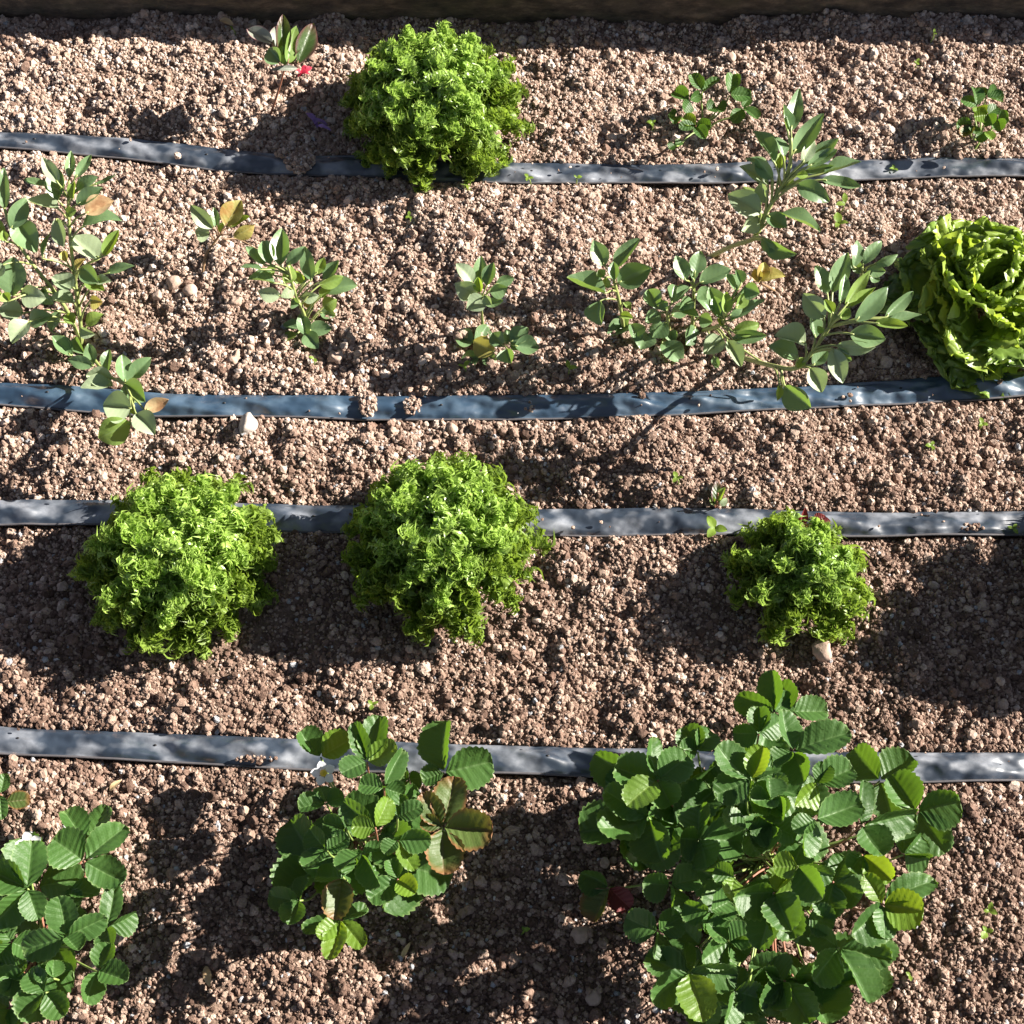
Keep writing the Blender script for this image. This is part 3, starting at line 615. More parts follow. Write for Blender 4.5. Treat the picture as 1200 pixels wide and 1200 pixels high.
bean('bean_plant', 'tall silvery bean plant on a bent yellow green stalk, reaching over the back drip tape', 'bean plant', *Z3,
     [(185, 820), (270, 785), (340, 760), (368, 695), (410, 620), (450, 540), (455, 440)], 0.18, [
     (445, 422, 432, 333, 42, 'g'), (455, 418, 482, 282, 46, 'g'), (460, 492, 560, 362, 56, 'g'), (402, 520, 332, 418, 54, 'g'), (430, 502, 402, 437, 48, 'g'), (492, 520, 530, 448, 38, 'p'), (500, 522, 608, 442, 44, 'g'), (510, 532, 604, 478, 42, 'g'), (500, 547, 594, 530, 28, 'g'), (560, 555, 680, 517, 48, 'g'), (555, 575, 680, 597, 44, 'g'), (475, 590, 578, 645, 60, 'g'),
     (392, 560, 305, 508, 48, 'g'), (382, 590, 290, 532, 54, 'p'), (397, 572, 342, 503, 44, 'g'), (420, 542, 425, 487, 34, 'y'), (380, 650, 362, 578, 46, 'p'), (358, 682, 252, 622, 76, 'p'), (348, 690, 296, 738, 60, 'p'), (358, 662, 302, 597, 50, 'p'), (380, 690, 442, 728, 56, 'g'), (418, 685, 548, 740, 60, 'g'), (375, 770, 474, 812, 54, 'g'), (365, 760, 402, 815, 36, 'g'),
     (430, 600, 460, 560, 30, 'y'), (470, 560, 510, 560, 26, 'y')], BG, seed=12, r=0.0027)
bean('bean_plant', 'broad bean plant with upright fingers of leaves beside the broad leaved lettuce', 'bean plant', *Z7,
     [(70, 640), (190, 682), (280, 692), (335, 645), (395, 560), (450, 480)], 0.16, [
     (410, 392, 362, 278, 66, 'g'), (430, 385, 492, 226, 70, 'g'), (460, 432, 482, 312, 40, 'g'), (482, 442, 584, 296, 46, 'y'), (492, 452, 604, 366, 40, 'y'), (522, 500, 654, 362, 74, 'g'), (640, 487, 754, 382, 54, 'g'), (660, 495, 788, 475, 44, 'g'), (602, 510, 734, 522, 44, 'y'), (500, 552, 644, 575, 84, 'g'), (450, 600, 604, 606, 60, 'p'),
     (398, 490, 312, 390, 80, 'p'), (362, 570, 335, 438, 66, 'g'), (322, 592, 198, 560, 96, 'p'), (292, 642, 170, 605, 84, 'g'), (430, 612, 472, 752, 72, 'p'), (440, 620, 508, 660, 56, 'g'), (340, 690, 388, 788, 74, 'p'), (352, 680, 412, 618, 54, 'g'), (238, 762, 345, 850, 100, 'g'), (218, 758, 208, 822, 30, 'y'), (432, 472, 398, 415, 40, 'y'), (400, 540, 370, 520, 30, 'y'), (460, 490, 500, 450, 40, 'y'), (320, 650, 290, 690, 36, 'y')],
     BG, seed=13, r=0.0025, z0=0.12, extra=[[(225, 690, 0.035), (225, 740, 0.03), (235, 765, 0.022)]])
bean('bean_plant', 'dark bean shoot half hidden between the upright bean leaves and the broad leaved lettuce', 'bean plant', *Z7,
     [(545, 400), (545, 340), (550, 290)], 0.15, [
     (515, 285, 530, 176, 48, 'g'), (552, 275, 628, 180, 48, 'g'), (600, 272, 694, 232, 38, 'g'), (570, 300, 644, 302, 46, 'g'), (540, 310, 500, 250, 40, 'g'), (580, 320, 620, 340, 40, 'g')], BG, seed=14)
bean('bean_plant', 'tiny drooping olive bean seedling behind the right end of the shaded clump', 'bean plant', *Z6,
     [(905, 300), (860, 285), (835, 270)], 0.03, [(832, 262, 852, 192, 46, 'w'), (840, 266, 934, 245, 58, 'w'), (830, 270, 815, 215, 40, 'w')], None, stem_mat='stem_brown', r=0.0014, seed=15)
# red leaved seedling at the back, with fallen petals beside it
bean('seedling', 'purple edged leafy seedling on a thin red stalk, at the back left by the edging', 'seedling', *Z1,
     [(945, 405), (975, 330), (1000, 240), (1000, 205)], 0.075, [
     (992, 195, 994, 50, 50, 'u'), (1012, 222, 1042, 90, 54, 'y'), (1045, 222, 1100, 82, 66, 'u'), (978, 180, 968, 92, 46, 's'), (958, 152, 868, 102, 52, 's'), (985, 222, 942, 172, 60, 'g'), (1002, 230, 990, 160, 44, 'g'), (1048, 242, 950, 246, 16, 's'), (1010, 225, 975, 205, 40, 'g'), (1030, 225, 1060, 170, 40, 'u')],
     None, stem_mat='stem_red', r=0.0015, seed=16)
bean('seedling', 'dark red lettuce seedling peeping out behind the small frilly lettuce', 'seedling', (780, 550), 1200 / 420,
     [(470, 230), (470, 200), (468, 180)], 0.03, [(445, 205, 432, 150, 62, 'r'), (440, 200, 410, 165, 46, 'r'), (455, 190, 468, 128, 24, 'r'), (500, 180, 535, 155, 46, 'r'), (520, 185, 552, 172, 34, 'r')], None, stem_mat='stem_red', r=0.0014, seed=17)
bean('seedling', 'small red and green seedling on the soil just behind the third drip tape', 'seedling', (780, 550), 1200 / 420,
     [(170, 125), (172, 100), (175, 80)], 0.022, [(165, 125, 172, 35, 34, 'u'), (178, 110, 200, 60, 26, 'y'), (180, 120, 205, 95, 24, 'p'), (165, 120, 150, 90, 20, 'y')], None, stem_mat='stem_red', r=0.0012, seed=18)

# ------------------------------------------------------------------ strawberry plants
SK = {'g': 'straw', 'y': 'straw_young', 'r': 'straw_red', 'd': 'straw_dark_red'}
def strawberry(label, root_px, R_px, zc, zr, leaves, group='strawberry plants in the bed', seed=0, wk=0.92, dark_fill=0, flower=None, fill_r=0.75):
    """leaves: (org, scale, cx, cy, [(tip x, tip y, width or 0[, key])...], dz)"""
    rs = random.Random(seed + 500)
    root = on_soil(*root_px)
    th = empty('strawberry_plant', root, label, 'strawberry plant', group)
    def leaf(cx, cy, tips, z):
        C = ray(cx, cy, z)
        pet = MB()
        out = C - root; hor = np.array([out[0], out[1], 0])
        P1 = root + hor * 0.35 + np.array([0, 0, max(0.008, out[2] * 0.22)])
        base = root + np.array([rs.uniform(-.012, .012), rs.uniform(-.012, .012), -0.003])
        tube(pet, spline([base, P1, root + hor * 0.85 + np.array([0, 0, out[2] * 0.55]), C - np.array([0, 0, 0.001])], 12), 0.0012, 0.0009, 5)
        lf = pet.build('leaf', M['stem_red'] if rs.random() < 0.25 else M['stem_green'], th, origin=root)
        for tp in tips:
            tx, ty, w = tp[:3]; k = tp[3] if len(tp) > 3 else 'g'
            Lpx = math.hypot(tx - cx, ty - cy); Lm = Lpx / ppm(C)
            T = ray(tx, ty, max(0.006, z + Lm * rs.uniform(-0.38, 0.22)))
            wd = (w if w else Lpx * wk * rs.uniform(0.92, 1.1)) / ppm(C)
            b = C + (T - C) * 0.05
            v, f, uv = leaf_grid('straw', b, T + (T - C) * 0.05, wd * 1.10, up=unit([rs.uniform(-.4, .4), -0.22 + rs.uniform(-.35, .35), 1]), roll=rs.uniform(-0.65, 0.65), fold=rs.uniform(0.2, 0.8), arch=rs.uniform(-0.10, 0.12), seed=rs.randrange(99999))
            q = MB(); q.add(v, f, uv); q.build('leaflet', M[SK[k]], lf, origin=root)
    for org, sc, cx, cy, tips, dz in leaves:
        x = org[0] + cx / sc; y = org[1] + cy / sc
        rr = min(1.0, math.hypot(x - root_px[0], y - root_px[1]) / R_px)
        z = zr + (zc - zr) * (1 - rr ** 1.7) + dz
        leaf(x, y, [(org[0] + t[0] / sc, org[1] + t[1] / sc, t[2] / sc) + tuple(t[3:]) for t in tips], z)
    for i in range(dark_fill):                      # shaded lower leaves
        a = rs.uniform(0, 6.28); q = R_px * fill_r * math.sqrt(rs.random())
        x = root_px[0] + q * math.cos(a); y = root_px[1] + q * math.sin(a); L = rs.uniform(40, 58) * (1.0 if R_px > 90 else 0.8)
        h = math.atan2(y - root_px[1], x - root_px[0]) + rs.uniform(-.5, .5)
        leaf(x, y, [(x + L * math.cos(h + o), y + L * math.sin(h + o), 0) for o in (-1.75, 0, 1.75)], rs.uniform(0.25, 0.55) * (zr + (zc - zr) * (1 - (q / R_px) ** 1.7)) + 0.008)
    for fx, fy, fz, fr in (flower or []):
        C = ray(fx, fy, fz); fl = MB()
        tube(fl, spline([root, root * 0.4 + C * 0.6 + np.array([0, 0, 0.012]), C], 10), 0.0011, 0.0008, 5)
        fo = fl.build('flower', M['stem_green'], th, origin=root)
        nrm = unit([0.1, -0.35, 1]); ax = unit(np.cross(nrm, [1, 0, 0])); ay = np.cross(nrm, ax)
        rm = fr / ppm(C)
        for i in range(5):
            w = 2 * math.pi * (i + 0.2) / 5; dr = ax * math.cos(w) + ay * math.sin(w)
            v, f, uv = leaf_grid('bean', C + dr * rm * 0.22, C + dr * rm + nrm * rm * 0.12, rm * 0.74, up=nrm, fold=0.12, arch=-0.08, seed=i)
            q = MB(); q.add(v, f, uv); q.build('petal', M['petal_white'], fo, origin=root)
        q = MB(); vs = []; fs = []
        for i in range(6):
            for j in range(12):
                ph = math.pi / 2 * i / 5; w = 2 * math.pi * j / 12
                vs.append(C + (ax * math.cos(w) + ay * math.sin(w)) * rm * 0.27 * math.cos(ph) * (1 + 0.1 * ((i + j) % 2)) + nrm * rm * (0.05 + 0.3 * math.sin(ph)))
        for i in range(5):
            for j in range(12): fs.append((i * 12 + j, i * 12 + (j + 1) % 12, (i + 1) * 12 + (j + 1) % 12, (i + 1) * 12 + j))
        q.add(vs, fs); q.build('flower_center', M['pollen'], fo, origin=root)
    return th

A = ((0, 880), 3.75); Bz = ((290, 820), 1200 / 330); C6 = ((660, 770), 753 / 270); C7 = ((880, 800), 3.0)
strawberry('strawberry plant cut by the left edge in the near corner, flower peeping behind', (52, 1105), 105, 0.10, 0.045, [
    (*A, 370, 485, [(243, 395, 175), (548, 355, 140), (540, 575, 130)], 0.015),
    (*A, 370, 400, [(472, 258, 120), (285, 282, 110)], -0.01),
    (*A, 120, 605, [(140, 418, 145), (-30, 530, 140), (-20, 745, 130), (165, 735, 110)], 0.01),
    (*A, 290, 815, [(262, 648, 130), (458, 728, 110), (118, 868, 130), (345, 880, 90)], 0.02),
    (*A, 470, 775, [(585, 705, 110), (490, 868, 100), (505, 600, 90)], -0.01),
    (*A, 430, 965, [(490, 858, 110), (560, 1015, 110), (378, 1108, 105)], 0.0),
    (*A, 200, 1062, [(130, 985, 110), (95, 1165, 115), (285, 1160, 115)], 0.0),
    (*A, 50, 840, [(-10, 915, 120), (150, 880, 120), (-20, 760, 120)], -0.025),
    (*A, 235, 1000, [(160, 965, 70), (235, 925, 80)], -0.01),
    (*A, 60, 980, [(-20, 1010, 120), (120, 930, 120), (40, 1080, 110)], -0.03),
    (*A, 40, 1130, [(-30, 1080, 120), (20, 1220, 120), (90, 1200, 90)], -0.02),
    (*A, 300, 605, [(430, 640, 110), (330, 700, 100)], -0.03)], seed=1, dark_fill=5, flower=[(34, 990, 0.055, 16)])
strawberry('tiny strawberry seedling with one pinkish leaf, at the left edge behind the corner plant', (2, 950), 40, 0.025, 0.018, [
    (*A, 20, 225, [(128, 215, 75, 'r')], 0.0), (*A, 0, 190, [(20, 110, 60), (-60, 180, 60), (10, 300, 60)], 0.005)], group=None, seed=9)
strawberry('medium strawberry plant with a white flower and a few leaves turning red on its right', (425, 985), 130, 0.105, 0.05, [
    (*Bz, 312, 245, [(228, 145, 110), (445, 172, 115, 'y')], 0.0),
    (*Bz, 510, 265, [(565, 95, 120), (635, 205, 115, 'y'), (405, 320, 110), (462, 110, 80)], 0.02),
    (*Bz, 582, 375, [(485, 365, 90), (662, 405, 80), (650, 225, 80)], 0.02),
    (*Bz, 545, 545, [(425, 440, 95), (450, 540, 90, 'y'), (592, 425, 85, 'y')], 0.03),
    (*Bz, 640, 500, [(650, 408, 75), (745, 455, 80)], 0.025),
    (*Bz, 640, 600, [(775, 590, 95), (705, 725, 85, 'y'), (590, 660, 75)], 0.035),
    (*Bz, 485, 655, [(398, 735, 105), (575, 785, 105), (580, 640, 80)], 0.02),
    (*Bz, 640, 765, [(715, 825, 90, 'y'), (520, 850, 105), (605, 690, 75)], 0.0),
    (*Bz, 835, 310, [(862, 108, 180), (1030, 262, 165), (750, 345, 90)], 0.01),
    (*Bz, 830, 545, [(885, 350, 140, 'r'), (752, 410, 100, 'r'), (1035, 555, 160, 'r'), (835, 742, 150, 'r'), (750, 515, 70, 'r')], 0.0),
    (*Bz, 335, 640, [(275, 555, 110), (240, 715, 100), (430, 590, 90)], 0.0),
    (*Bz, 335, 440, [(225, 470, 95), (310, 380, 80), (410, 420, 80)], -0.01),
    (*Bz, 222, 855, [(100, 830, 105), (270, 770, 85), (180, 960, 105)], 0.0),
    (*Bz, 405, 755, [(300, 760, 110), (375, 935, 120, 'r'), (390, 660, 90)], 0.0),
    (*Bz, 400, 938, [(490, 1055, 85, 'y'), (300, 1010, 80, 'y'), (505, 895, 75), (360, 1110, 95, 'y'), (245, 985, 75)], 0.0),
    (*Bz, 420, 545, [(330, 520, 90), (440, 470, 90)], 0.0),
    (*Bz, 690, 340, [(740, 330, 80), (680, 420, 80), (620, 300, 80)], -0.03),
    ], seed=2, dark_fill=7, fill_r=0.5, flower=[(379, 906, 0.085, 15)])
strawberry('large bushy strawberry plant of dark glossy leaves in the near right part of the bed', (900, 1010), 215, 0.15, 0.055, [
    (*C6, 310, 402, [(178, 365, 115), (285, 272, 85), (402, 330, 110), (212, 490, 100, 'y'), (350, 480, 95)], 0.03),
    (*C6, 280, 525, [(118, 565, 130), (325, 660, 130), (135, 440, 100)], 0.0),
    (*C6, 440, 310, [(400, 232, 90), (480, 250, 80), (380, 300, 70)], 0.0),
    (*C6, 235, 395, [(112, 315, 120), (150, 430, 90)], -0.01),
    (*C6, 615, 400, [(505, 300, 110), (655, 300, 75, 'y'), (500, 450, 105), (590, 470, 90)], 0.02),
    (*C6, 640, 250, [(640, 170, 70), (560, 245, 90), (700, 210, 80)], 0.01),
    (*C6, 690, 180, [(690, 52, 85), (575, 120, 110), (740, 130, 70)], 0.0),
    (*C6, 705, 455, [(618, 475, 100), (690, 390, 80), (720, 540, 90)], 0.03),
    (*C6, 445, 595, [(470, 690, 130), (572, 600, 130), (385, 590, 110), (450, 500, 100)], -0.03),
    (*C6, 350, 745, [(262, 735, 95), (435, 730, 95), (345, 842, 90)], -0.01),
    (*C6, 310, 895, [(212, 850, 110), (382, 850, 90), (290, 982, 95)], 0.0),
    (*C6, 410, 1030, [(280, 985, 100), (555, 1030, 110), (455, 1192, 115, 'y'), (290, 1120, 100), (400, 940, 60)], 0.01),
    (*C6, 560, 1090, [(650, 1115, 100), (520, 1195, 90), (580, 1020, 60)], 0.0),
    (*C6, 540, 930, [(470, 870, 100), (608, 900, 90), (450, 990, 100), (600, 975, 80)], -0.02),
    (*C6, 690, 770, [(555, 780, 120), (745, 895, 115), (745, 715, 85, 'y')], 0.02),
    (*C6, 150, 752, [(62, 705, 85), (105, 862, 95, 'r'), (215, 815, 75, 'd')], -0.035),
    (*C6, 560, 720, [(545, 795, 75, 'y'), (500, 690, 70)], 0.0),
    (*C6, 715, 1060, [(625, 1060, 110), (735, 1150, 95)], -0.01),
    (*C6, 600, 560, [(520, 520, 100), (640, 640, 110), (680, 560, 100)], 0.0),
    (*C6, 480, 830, [(400, 800, 100), (480, 900, 110), (540, 800, 100)], -0.02),
    (*C7, 148, 242, [(340, 190, 120), (190, 350, 105), (105, 110, 95), (95, 300, 85)], 0.02),
    (*C7, 140, 100, [(110, 5, 95), (258, 105, 95)], 0.0),
    (*C7, 235, 355, [(350, 310, 110), (150, 430, 105, 'y'), (270, 290, 70)], 0.03),
    (*C7, 225, 482, [(180, 600, 115), (372, 430, 110), (150, 520, 70)], 0.03),
    (*C7, 388, 502, [(555, 450, 120), (385, 355, 80), (460, 608, 120)], 0.02),
    (*C7, 582, 452, [(495, 335, 120), (725, 415, 130), (680, 590, 115)], 0.0),
    (*C7, 535, 605, [(620, 610, 105), (540, 520, 80), (590, 540, 80)], -0.01),
    (*C7, 462, 780, [(400, 680, 70, 'y'), (600, 800, 130, 'y'), (345, 880, 130), (635, 715, 100), (465, 900, 85)], 0.03),
    (*C7, 392, 605, [(490, 690, 90, 'y'), (350, 660, 80)], 0.01),
    (*C7, 310, 932, [(225, 870, 90), (215, 1040, 125), (485, 970, 95), (400, 1128, 130)], 0.0),
    (*C7, 120, 1048, [(200, 1190, 120), (30, 1140, 110), (60, 990, 110)], -0.01),
    (*C7, 0, 1120, [(35, 1110, 100), (-40, 1180, 90), (-30, 1060, 80)], 0.0),
    (*C7, 80, 745, [(150, 890, 120), (40, 930, 110), (180, 720, 90, 'y')], 0.02),
    (*C7, 165, 645, [(255, 755, 110), (280, 670, 80), (85, 650, 90, 'y')], 0.03),
    (*C7, 75, 500, [(15, 470, 100), (150, 540, 95), (60, 590, 110)], 0.0),
    (*C7, 70, 410, [(0, 430, 100), (120, 460, 80), (60, 340, 90)], 0.03),
    (*C7, 20, 290, [(70, 300, 80), (-40, 260, 80)], 0.02),
    (*C7, 290, 700, [(260, 820, 110), (380, 760, 110), (330, 620, 90)], -0.02),
    (*C7, 200, 820, [(160, 910, 100), (290, 850, 110)], -0.03),
    ], seed=3, dark_fill=20, fill_r=0.8)
strawberry('small sparse strawberry plant with reddish stalks, by the back edging behind the tall bean', (825, 150), 42, 0.04, 0.025, [
    (*Z3, 172, 292, [(138, 245, 42), (225, 262, 40)], 0.01), (*Z3, 132, 322, [(86, 300, 46), (112, 356, 44), (160, 300, 34)], 0.01),
    (*Z3, 258, 302, [(268, 248, 46), (322, 308, 46)], 0.01), (*Z3, 300, 345, [(318, 322, 34), (344, 385, 44), (272, 395, 42)], 0.0),
    (*Z3, 152, 402, [(112, 378, 40, 'y'), (198, 398, 40), (182, 445, 40), (98, 408, 34)], 0.0), (*Z3, 218, 342, [(188, 352, 44), (245, 352, 44)], -0.01), (*Z3, 85, 372, [(68, 362, 36), (80, 400, 36)], -0.005), (*Z3, 85, 462, [(66, 475, 30), (105, 455, 26)], -0.01)], seed=4)
strawberry('small strawberry plant with an orange lower leaf, at the back right near the edging', (1147, 168), 40, 0.045, 0.025, [
    (*Z3, 1050, 340, [(998, 325, 48), (1035, 290, 44), (1062, 375, 50, 'y')], 0.01), (*Z3, 1080, 310, [(1052, 292, 40), (1108, 290, 44), (1128, 325, 44)], 0.01),
    (*Z3, 1085, 365, [(1040, 372, 44, 'y'), (1112, 345, 40), (1100, 400, 44)], 0.015), (*Z3, 1115, 380, [(1148, 375, 44), (1125, 420, 42)], 0.0), (*Z3, 1035, 400, [(985, 400, 44), (1005, 440, 40, 'r'), (1045, 430, 36)], 0.0), (*Z3, 1075, 420, [(1060, 455, 36), (1098, 448, 34, 'y')], -0.01)], seed=5)

# ------------------------------------------------------------------ frilly lettuces
def frond_templates():
    out = []
    rs = np.random.RandomState(3)
    for k in range(10):
        v = []; f = []
        n = 7; th = 0.0; p = np.zeros(3); yaw = 0.0
        curl = rs.uniform(0.10, 0.48); sway = rs.uniform(-0.18, 0.18)
        c = []
        for i in range(n):
            c.append((p.copy(), th, yaw))
            p = p + np.array([math.cos(th) * math.cos(yaw), math.sin(yaw) * math.cos(th), math.sin(th)]) / (n - 1)
            th += curl * (0.4 + i / n * 1.2); yaw += sway
        for i, (q, t, yw) in enumerate(c):
            w = 0.074 * (1 - 0.6 * (i / (n - 1)) ** 1.5) * rs.uniform(0.8, 1.2)
            sd = np.array([-math.sin(yw), math.cos(yw), 0.0]); up = np.array([-math.sin(t) * math.cos(yw), -math.sin(t) * math.sin(yw), math.cos(t)])
            v += [q - sd * w + up * 0.05 * rs.uniform(-.3, 1.2), q - up * 0.02, q + sd * w + up * 0.05 * rs.uniform(-.3, 1.2)]
        for i in range(n - 1):
            for j in range(2): f.append((i * 3 + j, i * 3 + j + 1, (i + 1) * 3 + j + 1, (i + 1) * 3 + j))
        for i in range(0, n - 1):
            for sg in (0, 2):
                if rs.rand() < 0.12: continue
                a, b = v[i * 3 + sg], v[(i + 1) * 3 + sg]
                q, t, yw = c[i]; sd = np.array([-math.sin(yw), math.cos(yw), 0.0]) * (1 if sg == 2 else -1)
                fw = np.array([math.cos(t) * math.cos(yw), math.cos(t) * math.sin(yw), math.sin(t)]); up = np.array([-math.sin(t) * math.cos(yw), -math.sin(t) * math.sin(yw), math.cos(t)])
                ln = rs.uniform(0.26, 0.62) * (1 - 0.35 * i / n)
                u1 = rs.uniform(-0.2, 0.7); u2 = u1 + rs.uniform(0.2, 1.1)
                mdl = (a + b) / 2 + (sd * 0.55 + fw * 0.25 + up * 0.5 * u1) * ln
                tip = (a + b) / 2 + (sd * 0.85 + fw * rs.uniform(0.1, 0.9) + up * u2) * ln
                m0 = len(v); hw = (b - a) * 0.34
                v += [mdl - hw, mdl + hw, tip]
                i0, i1 = i * 3 + sg, (i + 1) * 3 + sg
                f += [(i0, i1, m0 + 1, m0), (m0, m0 + 1, m0 + 2)]
        out.append((np.array(v), f))
    return out
FT = frond_templates()

def frisee(label, px_c, Rm, Hm, nleaf, seed, group='frilly lettuces in the bed', fr=0.0175):
    rs = np.random.RandomState(seed)
    root = on_soil(*px_c)
    th = empty('frilly_lettuce', root, label, 'lettuce', group)
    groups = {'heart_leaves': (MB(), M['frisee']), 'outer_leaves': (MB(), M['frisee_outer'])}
    ribs = MB()
    for k in range(nleaf):
        u = (k + 0.5) / nleaf
        ph = math.acos(1 - 1.08 * u)                     # angle from the vertical
        az = k * 2.39996 + rs.uniform(-0.25, 0.25)
        lump = rs.uniform(0.87, 1.06)
        rr = Rm * lump * math.sin(min(ph, 1.62)) ; zz = max(0.012, Hm * (lump * math.cos(ph) * 0.94 + 0.06))
        out = np.array([math.cos(az), math.sin(az), 0])
        P0 = np.array([0, 0, 0.0]) + out * 0.006; P2 = out * rr + np.array([0, 0, zz])
        P1 = out * rr * 0.42 + np.array([0, 0, zz * 0.62 + Hm * 0.30])
        t = np.linspace(0, 1, 12)[:, None]
        sp = (1 - t) ** 2 * P0 + 2 * t * (1 - t) * P1 + t * t * P2
        sp = sp + np.array([rs.uniform(-1, 1), rs.uniform(-1, 1), 0]) * 0.006 * t ** 2
        T = np.gradient(sp, axis=0); T /= np.linalg.norm(T, axis=1)[:, None]
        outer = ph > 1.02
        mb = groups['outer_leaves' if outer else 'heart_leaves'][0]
        # pale rib
        sdv = np.cross(T, unit(P2 + np.array([0, 0, 0.02]))); sdv /= (np.linalg.norm(sdv, axis=1)[:, None] + 1e-9)
        wv = (0.0045 * (1 - 0.8 * t)); rv = np.concatenate([sp - sdv * wv, sp + sdv * wv]) + root * 0
        ribs.add(rv, [(i, i + 1, 12 + i + 1, 12 + i) for i in range(11)])
        nf = 48 if outer else 48
        for j in range(nf):
            q = 0.42 + 0.58 * (j + rs.uniform(0, 0.8)) / nf if j < nf - 5 else 0.97
            i = min(10, int(q * 11)); a = q * 11 - i; p = sp[i] * (1 - a) + sp[i + 1] * a
            tn = T[i]; rad = unit(p + np.array([0, 0, 0.015])); nm = unit(rad - tn * np.dot(rad, tn) + tn * 0.0)
            sd = np.cross(tn, nm); sg = 1 if j % 2 else -1
            if j >= nf - 5: sg = (j - nf + 3) * 0.4
            dr = unit(sd * sg * rs.uniform(0.6, 1.1) + tn * rs.uniform(0.25, 0.95) + nm * rs.uniform(-0.05, 0.85))
            up = unit(nm + rs.normal(0, 0.8, 3)); up = unit(up - dr * np.dot(up, dr)); sy = np.cross(up, dr)
            v, f = FT[rs.randint(len(FT))]
            s = fr * rs.uniform(0.6, 1.15) * (1.0 if not outer else 1.1) * (1 - 0.25 * (q - 0.42))
            wv3 = p + s * (v[:, :1] * dr + v[:, 1:2] * sy + v[:, 2:3] * up)
            wv3[:, 2] = np.maximum(wv3[:, 2], 0.002)
            mb.add(wv3, f, np.stack([v[:, 1] * 0.5 + 0.5, v[:, 0]], 1))
    for nme, (mb, m) in groups.items(): mb.build(nme, m, th)
    ribs.build('ribs', M['frisee_rib'], th)
    return th

frisee('big round frilly lettuce at the back by the edging, covering the back drip tape', (509, 150), 0.097, 0.105, 92, 1)
frisee('round frilly lettuce half in shade, leftmost on the third drip tape', (219, 673), 0.089, 0.092, 86, 2)
frisee('round frilly lettuce in full sun at the middle of the third drip tape', (521, 654), 0.084, 0.10, 86, 3)
frisee('small loose yellow green frilly lettuce at the right, in front of the third drip tape', (932, 687), 0.061, 0.07, 32, 4, fr=0.017)
frisee('frilly lettuce beyond the right edge, shading soil in front of the third drip tape', (1325, 700), 0.092, 0.11, 70, 5)

# ------------------------------------------------------------------ broad leaved lettuce
def looseleaf():
    rs = np.random.RandomState(8)
    root = on_soil(1145, 372)
    th = empty('leaf_lettuce', root, 'broad leaved wavy green lettuce at the right edge behind the second drip tape', 'lettuce')
    n = 42
    for k in range(n):
        u = (k + 0.5) / n; ph = 0.12 + 1.33 * u ** 0.7; az = k * 2.39996 + rs.uniform(-0.2, 0.2)
        out = np.array([math.cos(az), math.sin(az), 0])
        L = 0.060 + 0.026 * u
        b = root + out * (0.004 + 0.012 * u) + np.array([0, 0, 0.004 + 0.035 * (1 - u)])
        tip = b + L * (out * math.sin(ph) + np.array([0, 0, math.cos(ph)])) * rs.uniform(0.9, 1.08)
        tip[2] = max(tip[2], root[2] + 0.012)
        upv = unit(np.array([0, 0, 1.0]) * math.sin(ph) - out * math.cos(ph) + rs.normal(0, 0.28, 3))
        v, f, uv = leaf_grid('wavy', b, tip, (0.066 + 0.018 * u) * rs.uniform(0.8, 1.2), up=upv, roll=rs.uniform(-0.5, 0.5), fold=0.25 * (1 - u) + 0.10, arch=0.14 * u - 0.04, seed=int(rs.randint(9999)), ruffle=0.030 + 0.014 * (1 - u))
        v[:, 2] = np.maximum(v[:, 2], root[2] + 0.003)
        q = MB(); q.add(v, f, uv); q.build('leaf', M['lettuce_dark' if u > 0.68 else 'lettuce'], th, origin=root)
looseleaf()

# ------------------------------------------------------------------ stones, clods, petals, weeds
def stone(name, label, cat, x, y, w, h, m, seed, group=None, sink=0.42, dz=0.0):
    import bmesh
    p = on_soil(x, y); sc = ppm(p)
    bm = bmesh.new(); bmesh.ops.create_icosphere(bm, subdivisions=3, radius=1.0)
    rs = np.random.RandomState(seed)
    planes = [(unit(rs.normal(0, 1, 3)), rs.uniform(0.62, 0.95)) for _ in range(11)]
    for v in bm.verts:
        c = np.array(v.co)
        for nrm, d in planes:
            e = np.dot(c, nrm) - d
            if e > 0: c = c - nrm * e * 0.85
        c = c * (1 + (0.62 if 'clod' in name else 0.16) * float(vnoise(c[0] * 2.6 + seed, c[1] * 2.6 + c[2] * 2.3, seed)) + (0.34 if 'clod' in name else 0.07) * float(vnoise(c[0] * 6 + c[2] * 3, c[1] * 6 - c[2] * 4 + seed, seed + 1)))
        v.co = c * np.array([w / 2 / sc, h / 2 / sc * 1.1, (w + h) / 4.6 / sc])
    me = bpy.data.meshes.new(name); bm.to_mesh(me); bm.free()
    me.polygons.foreach_set('use_smooth', [True] * len(me.polygons))
    o = link(name, me, M[m]); o.location = p + np.array([0, 0, (w + h) / 4.6 / sc * (1 - 2 * sink) + dz + 0.001]); o.rotation_euler = (0, 0, rs.uniform(-0.5, 0.5))
    tag(o, label, cat, group)
